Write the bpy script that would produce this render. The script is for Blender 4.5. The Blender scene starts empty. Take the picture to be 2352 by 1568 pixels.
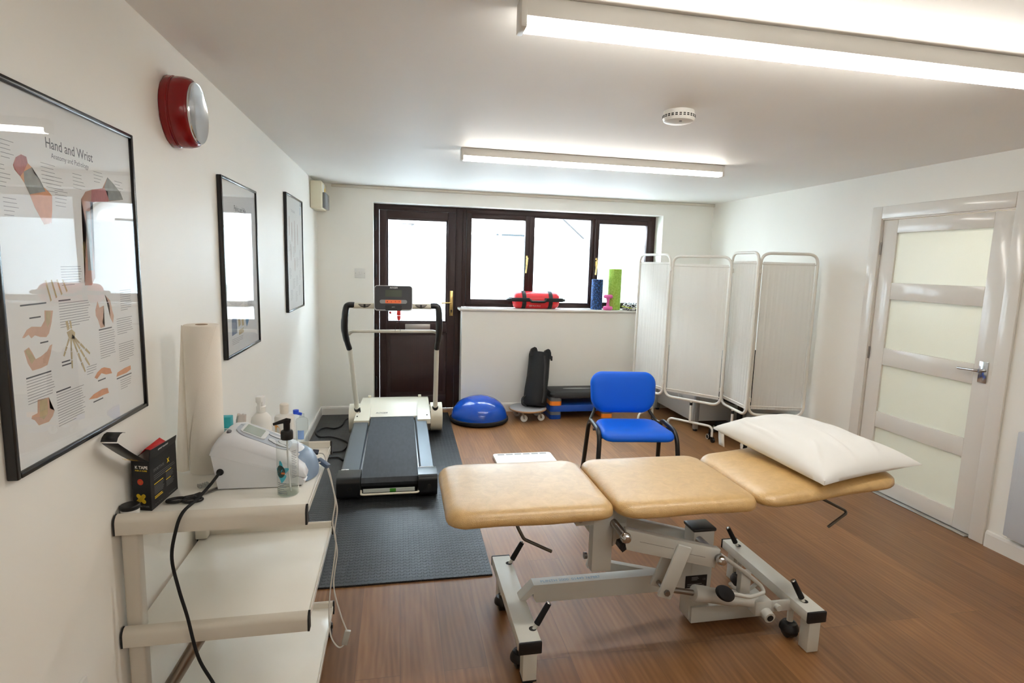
import bpy, bmesh, math, random
from mathutils import Matrix, Vector, Euler
random.seed(7)
SC = bpy.context.scene
COL = SC.collection
PI = math.pi

# ------------------------------------------------------------------ room size (metres)
W, D, H = 4.270, 5.944, 2.334      # right wall x, window wall y, ceiling z
YB = -2.2                          # wall behind the camera
RD = D + 0.212                     # plane of the brown door and windows

# ------------------------------------------------------------------ camera
cam = bpy.data.cameras.new('camera')
cam.sensor_width = 36.0
cam.lens = 36.0 * 1297.6 / 2352.0
cam.clip_start = 0.02
co = bpy.data.objects.new('camera', cam)
COL.objects.link(co)
co.rotation_mode = 'XYZ'
co.rotation_euler = (1.435947, -0.028429, -0.195455)
co.location = (0.79357, 0.0, 1.59528)
SC.camera = co

# ------------------------------------------------------------------ view, world, daylight
SC.view_settings.view_transform = 'Standard'
SC.view_settings.look = 'None'
SC.view_settings.gamma = 1.0
SC.view_settings.use_curve_mapping = False
SC.view_settings.exposure = 0.56
SKY = 82.0     # zenith of the overcast sky; a third of it at the horizon
TUBE = 29.5
HALL = 110.0
w = bpy.data.worlds.new('overcast_sky')
SC.world = w
w.use_nodes = True
nt = w.node_tree
bg = nt.nodes['Background']
bg.inputs['Color'].default_value = (0.79, 0.91, 1.0, 1)
tcw = nt.nodes.new('ShaderNodeTexCoord'); spw = nt.nodes.new('ShaderNodeSeparateXYZ'); mrw = nt.nodes.new('ShaderNodeMapRange')
nt.links.new(tcw.outputs['Generated'], spw.inputs[0]); nt.links.new(spw.outputs['Z'], mrw.inputs['Value'])
mrw.inputs['To Min'].default_value = SKY / 3.0; mrw.inputs['To Max'].default_value = SKY
nt.links.new(mrw.outputs['Result'], bg.inputs['Strength'])
try:
    SC.cycles.use_denoising = True
    SC.cycles.max_bounces = 10
    SC.cycles.diffuse_bounces = 6
    SC.cycles.transparent_max_bounces = 16
    SC.cycles.sample_clamp_indirect = 8
    SC.cycles.caustics_reflective = False
    SC.cycles.caustics_refractive = False
except Exception:
    pass
# ------------------------------------------------------------------ materials
def lin(c):
    r = []
    for v in c[:3]:
        v = v / 255.0
        r.append(v / 12.92 if v <= 0.04045 else ((v + 0.055) / 1.055) ** 2.4)
    return (r[0], r[1], r[2], 1.0)

MATS = {}
def mat(name, c, rough=0.5, metal=0.0, spec=0.5, var=0.0, vs=8.0, bump=0.0, bs=200.0, coat=0.0, stretch=None, sheen=0.0):
    """principled material; var = colour mottling, bump = fine relief"""
    if name in MATS: return MATS[name]
    m = bpy.data.materials.new(name); m.use_nodes = True
    n = m.node_tree.nodes; L = m.node_tree.links
    b = n['Principled BSDF']
    col = lin(c)
    b.inputs['Base Color'].default_value = col
    b.inputs['Roughness'].default_value = rough
    b.inputs['Metallic'].default_value = metal
    b.inputs['Specular IOR Level'].default_value = spec
    if coat: b.inputs['Coat Weight'].default_value = coat; b.inputs['Coat Roughness'].default_value = 0.08
    if sheen: b.inputs['Sheen Weight'].default_value = sheen
    if var or bump:
        tc = n.new('ShaderNodeTexCoord'); mp = n.new('ShaderNodeMapping')
        L.new(tc.outputs['Object'], mp.inputs['Vector'])
        if stretch: mp.inputs['Scale'].default_value = stretch
    if var:
        ns = n.new('ShaderNodeTexNoise'); ns.inputs['Scale'].default_value = vs; ns.inputs['Detail'].default_value = 4
        L.new(mp.outputs['Vector'], ns.inputs['Vector'])
        mx = n.new('ShaderNodeMix'); mx.data_type = 'RGBA'
        mx.inputs['A'].default_value = tuple(max(0, v * (1 - var)) for v in col[:3]) + (1,)
        mx.inputs['B'].default_value = tuple(min(1, v * (1 + var)) for v in col[:3]) + (1,)
        L.new(ns.outputs['Fac'], mx.inputs['Factor']); L.new(mx.outputs['Result'], b.inputs['Base Color'])
    if bump:
        nb = n.new('ShaderNodeTexNoise'); nb.inputs['Scale'].default_value = bs; nb.inputs['Detail'].default_value = 3
        L.new(mp.outputs['Vector'], nb.inputs['Vector'])
        bp = n.new('ShaderNodeBump'); bp.inputs['Strength'].default_value = bump; bp.inputs['Distance'].default_value = 0.002
        L.new(nb.outputs['Fac'], bp.inputs['Height']); L.new(bp.outputs['Normal'], b.inputs['Normal'])
    MATS[name] = m
    return m

def schlick(n, L, ior):
    """reflectance of a thin sheet, the same from both sides"""
    r0 = ((ior - 1) / (ior + 1)) ** 2
    ge = n.new('ShaderNodeNewGeometry'); d = n.new('ShaderNodeVectorMath'); d.operation = 'DOT_PRODUCT'
    L.new(ge.outputs['Incoming'], d.inputs[0]); L.new(ge.outputs['Normal'], d.inputs[1])
    def math_(op, a, b=None):
        q = n.new('ShaderNodeMath'); q.operation = op
        for i, v in enumerate((a, b)):
            if v is None: continue
            if isinstance(v, (int, float)): q.inputs[i].default_value = v
            else: L.new(v, q.inputs[i])
        return q.outputs[0]
    c = math_('ABSOLUTE', d.outputs['Value'])
    p = math_('POWER', math_('SUBTRACT', 1.0, c), 5.0)
    return math_('ADD', math_('MULTIPLY', p, 1 - r0), r0)

def glassy(name, tint=(255, 255, 255), ior=1.5, rough=0.02, wav=0.0, haze=0.0):
    """clear thin sheet: see-through with a Fresnel reflection"""
    if name in MATS: return MATS[name]
    m = bpy.data.materials.new(name); m.use_nodes = True
    n = m.node_tree.nodes; L = m.node_tree.links
    n.remove(n['Principled BSDF']); out = n['Material Output']
    t = n.new('ShaderNodeBsdfTransparent'); t.inputs['Color'].default_value = lin(tint)
    g = n.new('ShaderNodeBsdfGlossy'); g.inputs['Roughness'].default_value = rough
    f = schlick(n, L, ior)
    s = n.new('ShaderNodeMixShader')
    L.new(f, s.inputs['Fac']); L.new(t.outputs['BSDF'], s.inputs[1]); L.new(g.outputs['BSDF'], s.inputs[2])
    if wav:
        tc = n.new('ShaderNodeTexCoord'); ns = n.new('ShaderNodeTexNoise'); ns.inputs['Scale'].default_value = 4; ns.inputs['Detail'].default_value = 0
        L.new(tc.outputs['Object'], ns.inputs['Vector'])
        bp = n.new('ShaderNodeBump'); bp.inputs['Strength'].default_value = wav; bp.inputs['Distance'].default_value = 0.01
        L.new(ns.outputs['Fac'], bp.inputs['Height']); L.new(bp.outputs['Normal'], g.inputs['Normal'])
    last = s
    if haze:
        d = n.new('ShaderNodeBsdfDiffuse'); d.inputs['Color'].default_value = lin(tint)
        s2 = n.new('ShaderNodeMixShader'); s2.inputs['Fac'].default_value = haze
        L.new(s.outputs['Shader'], s2.inputs[1]); L.new(d.outputs['BSDF'], s2.inputs[2]); last = s2
    L.new(last.outputs['Shader'], out.inputs['Surface'])
    MATS[name] = m
    return m

def translucent(name, c, k=0.5, gloss=0.0, bump=0.0, bs=300, clear=0.0, rough=0.5, stripes=0):
    if name in MATS: return MATS[name]
    m = bpy.data.materials.new(name); m.use_nodes = True
    n = m.node_tree.nodes; L = m.node_tree.links
    n.remove(n['Principled BSDF']); out = n['Material Output']
    d = n.new('ShaderNodeBsdfDiffuse'); d.inputs['Color'].default_value = lin(c)
    t = n.new('ShaderNodeBsdfTranslucent'); t.inputs['Color'].default_value = lin(c)
    s = n.new('ShaderNodeMixShader'); s.inputs['Fac'].default_value = k
    L.new(d.outputs['BSDF'], s.inputs[1]); L.new(t.outputs['BSDF'], s.inputs[2])
    last = s
    if bump:
        tc = n.new('ShaderNodeTexCoord'); ns = n.new('ShaderNodeTexNoise'); ns.inputs['Scale'].default_value = bs
        L.new(tc.outputs['Object'], ns.inputs['Vector'])
        bp = n.new('ShaderNodeBump'); bp.inputs['Strength'].default_value = bump; bp.inputs['Distance'].default_value = 0.002
        L.new(ns.outputs['Fac'], bp.inputs['Height'])
        for q in (d, t): L.new(bp.outputs['Normal'], q.inputs['Normal'])
    if gloss:
        g = n.new('ShaderNodeBsdfGlossy'); g.inputs['Roughness'].default_value = rough
        mu = n.new('ShaderNodeMath'); mu.operation = 'MULTIPLY'; mu.inputs[1].default_value = gloss
        L.new(schlick(n, L, 1.45), mu.inputs[0])
        s2 = n.new('ShaderNodeMixShader'); L.new(mu.outputs[0], s2.inputs['Fac'])
        L.new(last.outputs['Shader'], s2.inputs[1]); L.new(g.outputs['BSDF'], s2.inputs[2]); last = s2
    if clear:
        tr = n.new('ShaderNodeBsdfTransparent')
        s3 = n.new('ShaderNodeMixShader'); s3.inputs['Fac'].default_value = clear
        L.new(last.outputs['Shader'], s3.inputs[1]); L.new(tr.outputs['BSDF'], s3.inputs[2]); last = s3
    L.new(last.outputs['Shader'], out.inputs['Surface'])
    MATS[name] = m
    return m

def emit(name, c, strength):
    if name in MATS: return MATS[name]
    m = bpy.data.materials.new(name); m.use_nodes = True
    n = m.node_tree.nodes; b = n['Principled BSDF']
    b.inputs['Base Color'].default_value = lin((240, 240, 240))
    b.inputs['Emission Color'].default_value = lin(c); b.inputs['Emission Strength'].default_value = strength
    MATS[name] = m
    return m

# ------------------------------------------------------------------ geometry builder
class G:
    """collects shapes into one bmesh; M maps local to world"""
    def __init__(s, M=None):
        s.bm = bmesh.new(); s.M = M or Matrix()
    def v(s, p): return s.bm.verts.new(s.M @ Vector(p))
    def face(s, vs):
        try: return s.bm.faces.new(vs)
        except ValueError: return None
    def merge(s, bm2, M2=None):
        T = s.M @ (M2 or Matrix())
        mp = {}
        for v in bm2.verts: mp[v] = s.bm.verts.new(T @ v.co)
        for f in bm2.faces: s.face([mp[v] for v in f.verts])
        bm2.free()
    def box(s, x0, x1, y0, y1, z0, z1, bev=0.0, seg=2, M2=None):
        b = bmesh.new()
        bmesh.ops.create_cube(b, size=1.0)
        for v in b.verts:
            v.co = Vector(((x0 + x1) / 2 + v.co.x * (x1 - x0), (y0 + y1) / 2 + v.co.y * (y1 - y0), (z0 + z1) / 2 + v.co.z * (z1 - z0)))
        if bev:
            bmesh.ops.bevel(b, geom=list(b.edges), offset=bev, segments=seg, affect='EDGES', profile=0.5)
        s.merge(b, M2); return s
    def rings(s, rings, closed=True, cap0=True, cap1=True, loop=False):
        vr = [[s.v(p) for p in r] for r in rings]
        n = len(vr[0]); m = len(vr)
        for i in range(m if loop else m - 1):
            a, b = vr[i], vr[(i + 1) % m]
            for j in range(n if closed else n - 1):
                k = (j + 1) % n
                s.face([a[j], a[k], b[k], b[j]])
        if not loop:
            if cap0 and closed: s.face(list(reversed(vr[0])))
            if cap1 and closed: s.face(vr[-1])
        return s
    def lathe(s, prof, c=(0, 0, 0), n=32, axis='z', rx=1.0, ry=1.0, R=None):
        """prof = [(r, h)...] about axis through c"""
        rs = []
        for r, h in prof:
            ring = []
            for i in range(n):
                a = 2 * PI * i / n
                p = Vector((max(r, 1e-4) * rx * math.cos(a), max(r, 1e-4) * ry * math.sin(a), h))
                if axis == 'x': p = Vector((p.z, p.x, p.y))
                elif axis == 'y': p = Vector((p.y, p.z, p.x))
                if R: p = R @ p
                ring.append(p + Vector(c))
            rs.append(ring)
        return s.rings(rs)
    def tube(s, pts, r, n=10, closed=False, smooth=0, flat=1.0, up=None, cap=True):
        P = [Vector(p) for p in pts]
        if smooth:
            Q = []; m = len(P)
            rng = range(m) if closed else range(m - 1)
            for i in rng:
                p0 = P[(i - 1) % m] if (closed or i > 0) else P[i]
                p1 = P[i]; p2 = P[(i + 1) % m]
                p3 = P[(i + 2) % m] if (closed or i + 2 < m) else p2
                for k in range(smooth):
                    t = k / smooth
                    Q.append(0.5 * ((2 * p1) + (p2 - p0) * t + (2 * p0 - 5 * p1 + 4 * p2 - p3) * t * t + (3 * p1 - p0 - 3 * p2 + p3) * t ** 3))
            if not closed: Q.append(P[-1])
            P = Q
        m = len(P); rs = []
        nrm = Vector(up) if up else None
        for i in range(m):
            if closed: t = P[(i + 1) % m] - P[(i - 1) % m]
            else: t = P[min(i + 1, m - 1)] - P[max(i - 1, 0)]
            if t.length < 1e-9: t = Vector((0, 0, 1))
            t.normalize()
            if nrm is None:
                nrm = t.orthogonal()
            q = nrm - t * nrm.dot(t)
            if q.length < 1e-6: q = t.orthogonal()
            q.normalize(); nrm = q if not up else nrm
            b = t.cross(q)
            rr = r[i * len(r) // m] if isinstance(r, (list, tuple)) else r
            rs.append([P[i] + q * (rr * math.cos(2 * PI * j / n)) + b * (rr * flat * math.sin(2 * PI * j / n)) for j in range(n)])
        return s.rings(rs, loop=closed, cap0=cap, cap1=cap)
    def cyl(s, p0, p1, r0, r1=None, n=24):
        r1 = r0 if r1 is None else r1
        a, b = Vector(p0), Vector(p1); t = (b - a).normalized(); q = t.orthogonal().normalized(); c = t.cross(q)
        R = lambda p, r: [p + q * (r * math.cos(2 * PI * j / n)) + c * (r * math.sin(2 * PI * j / n)) for j in range(n)]
        return s.rings([R(a, r0), R(b, r1)])
    def bar(s, p0, p1, wid, hei, up=(0, 0, 1), bev=0.0):
        """rectangular bar between two points, wid across, hei along up"""
        a, b = Vector(p0), Vector(p1); t = (b - a); L = t.length; t.normalize()
        u = Vector(up); u = (u - t * u.dot(t)).normalized(); c = t.cross(u)
        R = Matrix((t, c, u)).transposed().to_4x4(); R.translation = a
        return s.box(0, L, -wid / 2, wid / 2, -hei / 2, hei / 2, bev, 2, R)
    def prism(s, pts, f, c0, c1):
        """pts = 2-D outline, f(a, b, c) -> point"""
        return s.rings([[f(a, b, c0) for a, b in pts], [f(a, b, c1) for a, b in pts]])
    def sheet(s, grid):
        vs = [[s.v(p) for p in row] for row in grid]
        for i in range(len(vs) - 1):
            for j in range(len(vs[0]) - 1):
                s.face([vs[i][j], vs[i][j + 1], vs[i + 1][j + 1], vs[i + 1][j]])
        return s
    def poly(s, pts): s.face([s.v(p) for p in pts]); return s

def rrect(x0, x1, y0, y1, r, n=6):
    """rounded rectangle outline, counter-clockwise"""
    r = min(r, (x1 - x0) / 2 - 1e-4, (y1 - y0) / 2 - 1e-4)
    out = []
    for cx, cy, a0 in ((x1 - r, y0 + r, -PI / 2), (x1 - r, y1 - r, 0), (x0 + r, y1 - r, PI / 2), (x0 + r, y0 + r, PI)):
        for k in range(n + 1):
            a = a0 + PI / 2 * k / n
            out.append((cx + r * math.cos(a), cy + r * math.sin(a)))
    return out

def fillet(pts, r, n=6, closed=False):
    """round the corners of a polyline"""
    P = [Vector(p) for p in pts]; m = len(P); out = []
    for i in range(m):
        if not closed and i in (0, m - 1): out.append(P[i]); continue
        a, p, b = P[(i - 1) % m], P[i], P[(i + 1) % m]
        u, v_ = (a - p), (b - p); k = min(r, u.length * .49, v_.length * .49)
        p0, p1 = p + u.normalized() * k, p + v_.normalized() * k
        for j in range(n + 1):
            t = j / n
            out.append((1 - t) ** 2 * p0 + 2 * t * (1 - t) * p + t * t * p1)
    return out

def obj(name, g, m, parent=None, flat=False, angle=38, solid=0.0, label=None):
    me = bpy.data.meshes.new(name)
    bm = g.bm
    bmesh.ops.recalc_face_normals(bm, faces=list(bm.faces))
    bm.to_mesh(me); bm.free()
    if m: me.materials.append(m)
    if not flat:
        for p in me.polygons: p.use_smooth = True
        me.set_sharp_from_angle(angle=math.radians(angle))
    o = bpy.data.objects.new(name, me); COL.objects.link(o)
    if parent:
        o.parent = parent
        o.matrix_parent_inverse = world_of(parent).inverted()
    if solid:
        md = o.modifiers.new('thickness', 'SOLIDIFY'); md.thickness = solid; md.offset = 0
    if label: o['label'] = label
    return o

def world_of(o):
    M = Matrix.LocRotScale(o.location, o.rotation_euler, o.scale)
    if o.parent: M = world_of(o.parent) @ o.matrix_parent_inverse @ M
    return M

def tag(o, label, cat, group=None, kind=None):
    o['label'] = label; o['category'] = cat
    if group: o['group'] = group
    if kind: o['kind'] = kind
    return o

def thing(name, loc, label, cat, group=None):
    o = bpy.data.objects.new(name, None); COL.objects.link(o)
    o.location = loc; o.empty_display_size = 0.05
    return tag(o, label, cat, group)

def struct(name, g, m, parent=None, flat=False):
    o = obj(name, g, m, parent, flat)
    if not parent: o['kind'] = 'structure'
    return o

def frame_M(o, right, up):
    r, u = Vector(right).normalized(), Vector(up).normalized()
    u = (u - r * u.dot(r)).normalized(); n = r.cross(u)
    M = Matrix((r, u, n)).transposed().to_4x4(); M.translation = Vector(o)
    return M

def lettering(body, o, right, up, size, m, parent, name='lettering', bold=0.0, align='LEFT', sx=1.0, shear=0.0, wrap=None):
    c = bpy.data.curves.new('type', 'FONT'); c.body = body; c.size = size; c.align_x = align
    c.offset = bold * size; c.resolution_u = 3; c.shear = shear
    t = bpy.data.objects.new('type', c)
    me = bpy.data.meshes.new_from_object(t)
    bpy.data.objects.remove(t); bpy.data.curves.remove(c)
    M = frame_M(o, right, up) @ Matrix.Diagonal((sx, 1, 1, 1))
    bm = bmesh.new(); bm.from_mesh(me); bpy.data.meshes.remove(me)
    for v in bm.verts:
        p = v.co
        v.co = (wrap(p.x * sx, p.y) if wrap else M @ p)
    me = bpy.data.meshes.new(name); bm.to_mesh(me); bm.free(); me.materials.append(m)
    ob = bpy.data.objects.new(name, me); COL.objects.link(ob)
    if parent:
        ob.parent = parent; ob.matrix_parent_inverse = world_of(parent).inverted()
    return ob
# ------------------------------------------------------------------ shared materials
WALL = mat('wall_paint', (241, 239, 232), 0.42, spec=0.35, var=0.015, vs=3, bump=0.06, bs=45)
CEIL = mat('ceiling_paint', (242, 240, 236), 0.55, spec=0.3, var=0.02, vs=2.5, bump=0.05, bs=30)
GLOSS = mat('gloss_white_paint', (228, 224, 217), 0.16, spec=0.5, bump=0.03, bs=60)
BROWN = mat('brown_woodgrain_upvc', (44, 26, 24), 0.42, spec=0.3, var=0.35, vs=14, bump=0.12, bs=60, stretch=(9, 9, 0.6))
BROWNH = mat('brown_woodgrain_upvc_rail', (44, 26, 24), 0.42, spec=0.3, var=0.35, vs=14, bump=0.12, bs=60, stretch=(0.6, 9, 9))
GLASS = glassy('window_glass')
FILM = translucent('frosted_film', (238, 242, 244), 0.93, gloss=0.6, rough=0.3)
BRASS = mat('polished_brass', (206, 178, 118), 0.25, 1.0)
CHROME = mat('chrome', (205, 205, 205), 0.14, 1.0)
STEEL = mat('brushed_steel', (150, 146, 142), 0.32, 1.0)
BLACK = mat('black_plastic', (20, 20, 22), 0.42, spec=0.45)
BLACKR = mat('black_rubber', (24, 24, 25), 0.7, spec=0.3)
WHITEP = mat('white_plastic', (226, 225, 220), 0.35, spec=0.45)
CREAMP = mat('cream_plastic', (222, 216, 198), 0.32, spec=0.5)
DARKGAP = mat('dark_gap', (22, 20, 18), 0.8)
INKW = mat('white_ink', (232, 232, 228), 0.5)
INKG = mat('grey_ink', (110, 110, 112), 0.6)
INKK = mat('black_ink', (38, 38, 42), 0.6)
INKY = mat('yellow_ink', (226, 190, 36), 0.5)

def wood_floor():
    m = bpy.data.materials.new('wood_plank_vinyl'); m.use_nodes = True
    n = m.node_tree.nodes; L = m.node_tree.links; b = n['Principled BSDF']
    tc = n.new('ShaderNodeTexCoord')
    mp = n.new('ShaderNodeMapping'); mp.inputs['Rotation'].default_value = (0, 0, PI / 2); mp.inputs['Location'].default_value = (0.37, 0.06, 0)
    L.new(tc.outputs['Object'], mp.inputs['Vector'])
    br = n.new('ShaderNodeTexBrick'); br.offset = 0.37; br.squash = 1.0
    br.inputs['Color1'].default_value = (0.0, 0, 0, 1); br.inputs['Color2'].default_value = (1, 1, 1, 1); br.inputs['Mortar'].default_value = (0.5, 0.5, 0.5, 1)
    br.inputs['Scale'].default_value = 1.0; br.inputs['Mortar Size'].default_value = 0.0012; br.inputs['Mortar Smooth'].default_value = 0.3
    br.inputs['Brick Width'].default_value = 1.22; br.inputs['Row Height'].default_value = 0.172; br.inputs['Bias'].default_value = 0
    L.new(mp.outputs['Vector'], br.inputs['Vector'])
    ad = n.new('ShaderNodeVectorMath'); ad.operation = 'ADD'      # shift the grain from plank to plank
    sc = n.new('ShaderNodeVectorMath'); sc.operation = 'SCALE'; sc.inputs['Scale'].default_value = 7.0
    L.new(br.outputs['Color'], sc.inputs[0]); L.new(tc.outputs['Object'], ad.inputs[0]); L.new(sc.outputs[0], ad.inputs[1])
    def noise(scale, stretch, detail, dist=0.0):
        q = n.new('ShaderNodeMapping'); q.inputs['Scale'].default_value = stretch
        L.new(ad.outputs[0], q.inputs['Vector'])
        z = n.new('ShaderNodeTexNoise'); z.inputs['Scale'].default_value = scale; z.inputs['Detail'].default_value = detail; z.inputs['Distortion'].default_value = dist
        L.new(q.outputs[0], z.inputs['Vector']); return z
    fine = noise(6, (6, 0.42, 1), 4, 1.0); band = noise(3.2, (3.2, 0.35, 1), 3, 1.6)
    wv = n.new('ShaderNodeTexWave'); wv.wave_type = 'RINGS'; wv.rings_direction = 'SPHERICAL'; wv.inputs['Scale'].default_value = 2.2; wv.inputs['Distortion'].default_value = 6.0; wv.inputs['Detail'].default_value = 3; wv.inputs['Detail Scale'].default_value = 1.2
    q = n.new('ShaderNodeMapping'); q.inputs['Scale'].default_value = (5.5, 0.75, 1); L.new(ad.outputs[0], q.inputs['Vector']); L.new(q.outputs[0], wv.inputs['Vector'])
    r1 = n.new('ShaderNodeValToRGB'); e = r1.color_ramp.elements
    e[0].position = 0.22; e[0].color = lin((104, 69, 39)); e[1].position = 0.78; e[1].color = lin((152, 110, 70))
    x = r1.color_ramp.elements.new(0.5); x.color = lin((130, 90, 54))
    m1 = n.new('ShaderNodeMix'); m1.data_type = 'FLOAT'; m1.inputs['Factor'].default_value = 0.55
    L.new(fine.outputs['Fac'], m1.inputs['A']); L.new(band.outputs['Fac'], m1.inputs['B'])
    m1b = n.new('ShaderNodeMix'); m1b.data_type = 'FLOAT'; m1b.inputs['Factor'].default_value = 0.10
    L.new(m1.outputs['Result'], m1b.inputs['A']); L.new(wv.outputs['Fac'], m1b.inputs['B'])
    L.new(m1b.outputs['Result'], r1.inputs['Fac'])
    m2 = n.new('ShaderNodeMix'); m2.data_type = 'RGBA'; m2.blend_type = 'MULTIPLY'; m2.inputs['Factor'].default_value = 1.0
    rp = n.new('ShaderNodeMapRange'); rp.inputs['To Min'].default_value = 0.74; rp.inputs['To Max'].default_value = 1.10
    L.new(br.outputs['Color'], rp.inputs['Value'])
    L.new(r1.outputs['Color'], m2.inputs['A']); L.new(rp.outputs['Result'], m2.inputs['B'])
    m3 = n.new('ShaderNodeMix'); m3.data_type = 'RGBA'; m3.inputs['B'].default_value = lin((72, 50, 36))
    mm = n.new('ShaderNodeMath'); mm.operation = 'MULTIPLY'; mm.inputs[1].default_value = 0.55
    L.new(br.outputs['Fac'], mm.inputs[0]); L.new(mm.outputs[0], m3.inputs['Factor']); L.new(m2.outputs['Result'], m3.inputs['A'])
    L.new(m3.outputs['Result'], b.inputs['Base Color'])
    b.inputs['Roughness'].default_value = 0.38; b.inputs['Specular IOR Level'].default_value = 0.45
    bp = n.new('ShaderNodeBump'); bp.inputs['Strength'].default_value = 0.12; bp.inputs['Distance'].default_value = 0.001
    L.new(fine.outputs['Fac'], bp.inputs['Height']); L.new(bp.outputs['Normal'], b.inputs['Normal'])
    return m

# ------------------------------------------------------------------ room shell
struct('floor', G().box(-0.25, W + 0.25, YB - 0.2, D + 0.25, -0.12, 0), wood_floor(), flat=True)
struct('ceiling', G().box(-0.25, W + 0.25, YB - 0.2, D + 0.25, H, H + 0.12), CEIL, flat=True)
struct('wall_left', G().box(-0.25, 0, YB, D, 0, H), WALL, flat=True)
struct('wall_front', G().box(-0.25, W + 0.25, YB - 0.2, YB, 0, H), WALL, flat=True)
# window wall with its opening for door and windows
OL, OM, OR, OT, SILL = 0.538, 1.447, 3.665, 2.180, 1.100
g = G()
g.box(-0.25, OL, D, D + 0.25, 0, H); g.box(OR, W + 0.25, D, D + 0.25, 0, H)
g.box(OL, OR, D, D + 0.25, OT, H); g.box(OM, OR, D, D + 0.25, 0, SILL)
struct('wall_back', g, WALL, flat=True)
# right wall with the doorway
DY0, DY1, DZ = 2.694, 3.603, 1.992
g = G()
g.box(W, W + 0.22, YB, DY0 - 0.03, 0, H); g.box(W, W + 0.22, DY1 + 0.03, D, 0, H); g.box(W, W + 0.22, DY0 - 0.03, DY1 + 0.03, DZ + 0.03, H)
struct('wall_right', g, WALL, flat=True)
g = G(); g.box(W + 1.3, W + 1.4, 1.4, 4.9, 0, H); g.box(W + 0.22, W + 1.4, 1.3, 1.4, 0, H); g.box(W + 0.22, W + 1.4, 4.9, 5.0, 0, H); g.box(W + 0.2, W + 1.4, 1.3, 5.0, H, H + 0.1); g.box(W + 0.2, W + 1.4, 1.3, 5.0, -0.1, 0)
struct('wall_hall', g, WALL, flat=True)

def skirting(name, a, b, nrm, h=0.095, t=0.016):
    a, b, nrm = Vector(a), Vector(b), Vector(nrm)
    pr = [(0, 0), (t, 0), (t, h - 0.02), (t * 0.75, h - 0.006), (t * 0.35, h), (0, h)]
    g = G(); g.rings([[p + nrm * u + Vector((0, 0, v)) for u, v in pr] for p in (a, b)])
    return struct(name, g, GLOSS, flat=True)
skirting('baseboard_left', (0, YB, 0), (0, D, 0), (1, 0, 0))
skirting('baseboard_back', (0.0, D, 0), (OL, D, 0), (0, -1, 0))
skirting('baseboard_back', (OM, D, 0), (W, D, 0), (0, -1, 0))
skirting('baseboard_right', (W, YB, 0), (W, DY0 - 0.105, 0), (-1, 0, 0), 0.10, 0.02)
skirting('baseboard_right', (W, DY1 + 0.105, 0), (W, D, 0), (-1, 0, 0), 0.10, 0.02)
# cover strip where the window wall meets the ceiling
struct('trim_1', G().box(0.14, W, D - 0.022, D, H - 0.030, H - 0.001, 0.006), mat('strip_paint', (214, 207, 194), 0.4))
# window board
struct('trim_2', G().box(OM - 0.035, OR, D - 0.028, RD - 0.03, 1.101, 1.127, 0.009, 3), GLOSS)

# ------------------------------------------------------------------ brown glazed door
y0 = RD - 0.012
g = G()
g.box(OL + 0.001, OL + 0.052, RD - 0.03, RD + 0.04, 0, 2.1795, 0.004)           # frame jambs and head
g.box(OM - 0.06, OM + 0.0125, RD - 0.03, RD + 0.04, 0, 2.1795, 0.004)
g.box(OL + 0.052, OM - 0.06, RD - 0.03, RD + 0.04, 2.125, 2.1795, 0.004)
door = struct('door_1', g, BROWN)
g = G()
for a, b in ((OL + 0.055, 0.668), (1.300, OM - 0.063)):
    g.box(a, b, RD - 0.045, RD + 0.03, 0.01, 2.122, 0.006)
st = obj('stile', g, BROWN, door)
g = G()
for a, b in ((2.040, 2.122), (0.845, 0.955), (0.010, 0.155)):
    g.box(0.667, 1.301, RD - 0.044, RD + 0.03, a, b, 0.006)
obj('rail', g, BROWNH, door)
g = G()
g.box(0.667, 1.301, RD - 0.020, RD + 0.01, 0.155, 0.845)
g.box(0.700, 1.268, RD - 0.028, RD - 0.018, 0.19, 0.815, 0.006)
obj('panel', g, mat('brown_grooved_panel', (46, 24, 22), 0.42, var=0.5, vs=6, bump=0.5, bs=18, stretch=(22, 1, 0.05)), door)
def beading(x0, x1, z0, z1, parent, m=BROWN, t=0.016):
    g = G()
    for a, b, c, d in ((x0, x0 + t, z0, z1), (x1 - t, x1, z0, z1), (x0 + t, x1 - t, z0, z0 + t), (x0 + t, x1 - t, z1 - t, z1)):
        g.box(a, b, RD - 0.03, RD + 0.006, c, d, 0.004)
    return obj('glazing_bead', g, m, parent)
beading(0.667, 1.301, 0.953, 2.042, door)
obj('glass_pane', G().box(0.668, 1.300, RD + 0.000, RD + 0.006, 0.955, 2.040), GLASS, door)
obj('frosted_film', G().box(0.684, 1.284, RD - 0.003, RD - 0.001, 0.968, 1.905), FILM, door)
# letter plate, handle, hinges
obj('letter_plate', G().box(0.858, 1.122, RD - 0.054, RD - 0.044, 0.868, 0.938, 0.004), mat('brushed_aluminium', (176, 170, 166), 0.35, 1.0, bump=0.2, bs=30, stretch=(1, 1, 20)), door)
h = obj('handle', G().box(1.329, 1.364, RD - 0.056, RD - 0.044, 1.03, 1.30, 0.003), BRASS, door)
g = G(); g.cyl((1.346, RD - 0.056, 1.175), (1.346, RD - 0.10, 1.175), 0.011, n=16)
g.tube(fillet([(1.346, RD - 0.097, 1.175), (1.30, RD - 0.10, 1.172), (1.238, RD - 0.098, 1.170)], 0.02), 0.0075, 10)
obj('lever', g, BRASS, h)
g = G(); g.cyl((1.346, RD - 0.0555, 1.085), (1.346, RD - 0.0575, 1.085), 0.009, n=16); g.box(1.3425, 1.3495, RD - 0.0578, RD - 0.0555, 1.062, 1.085)
obj('keyhole', g, DARKGAP, h)
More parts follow.
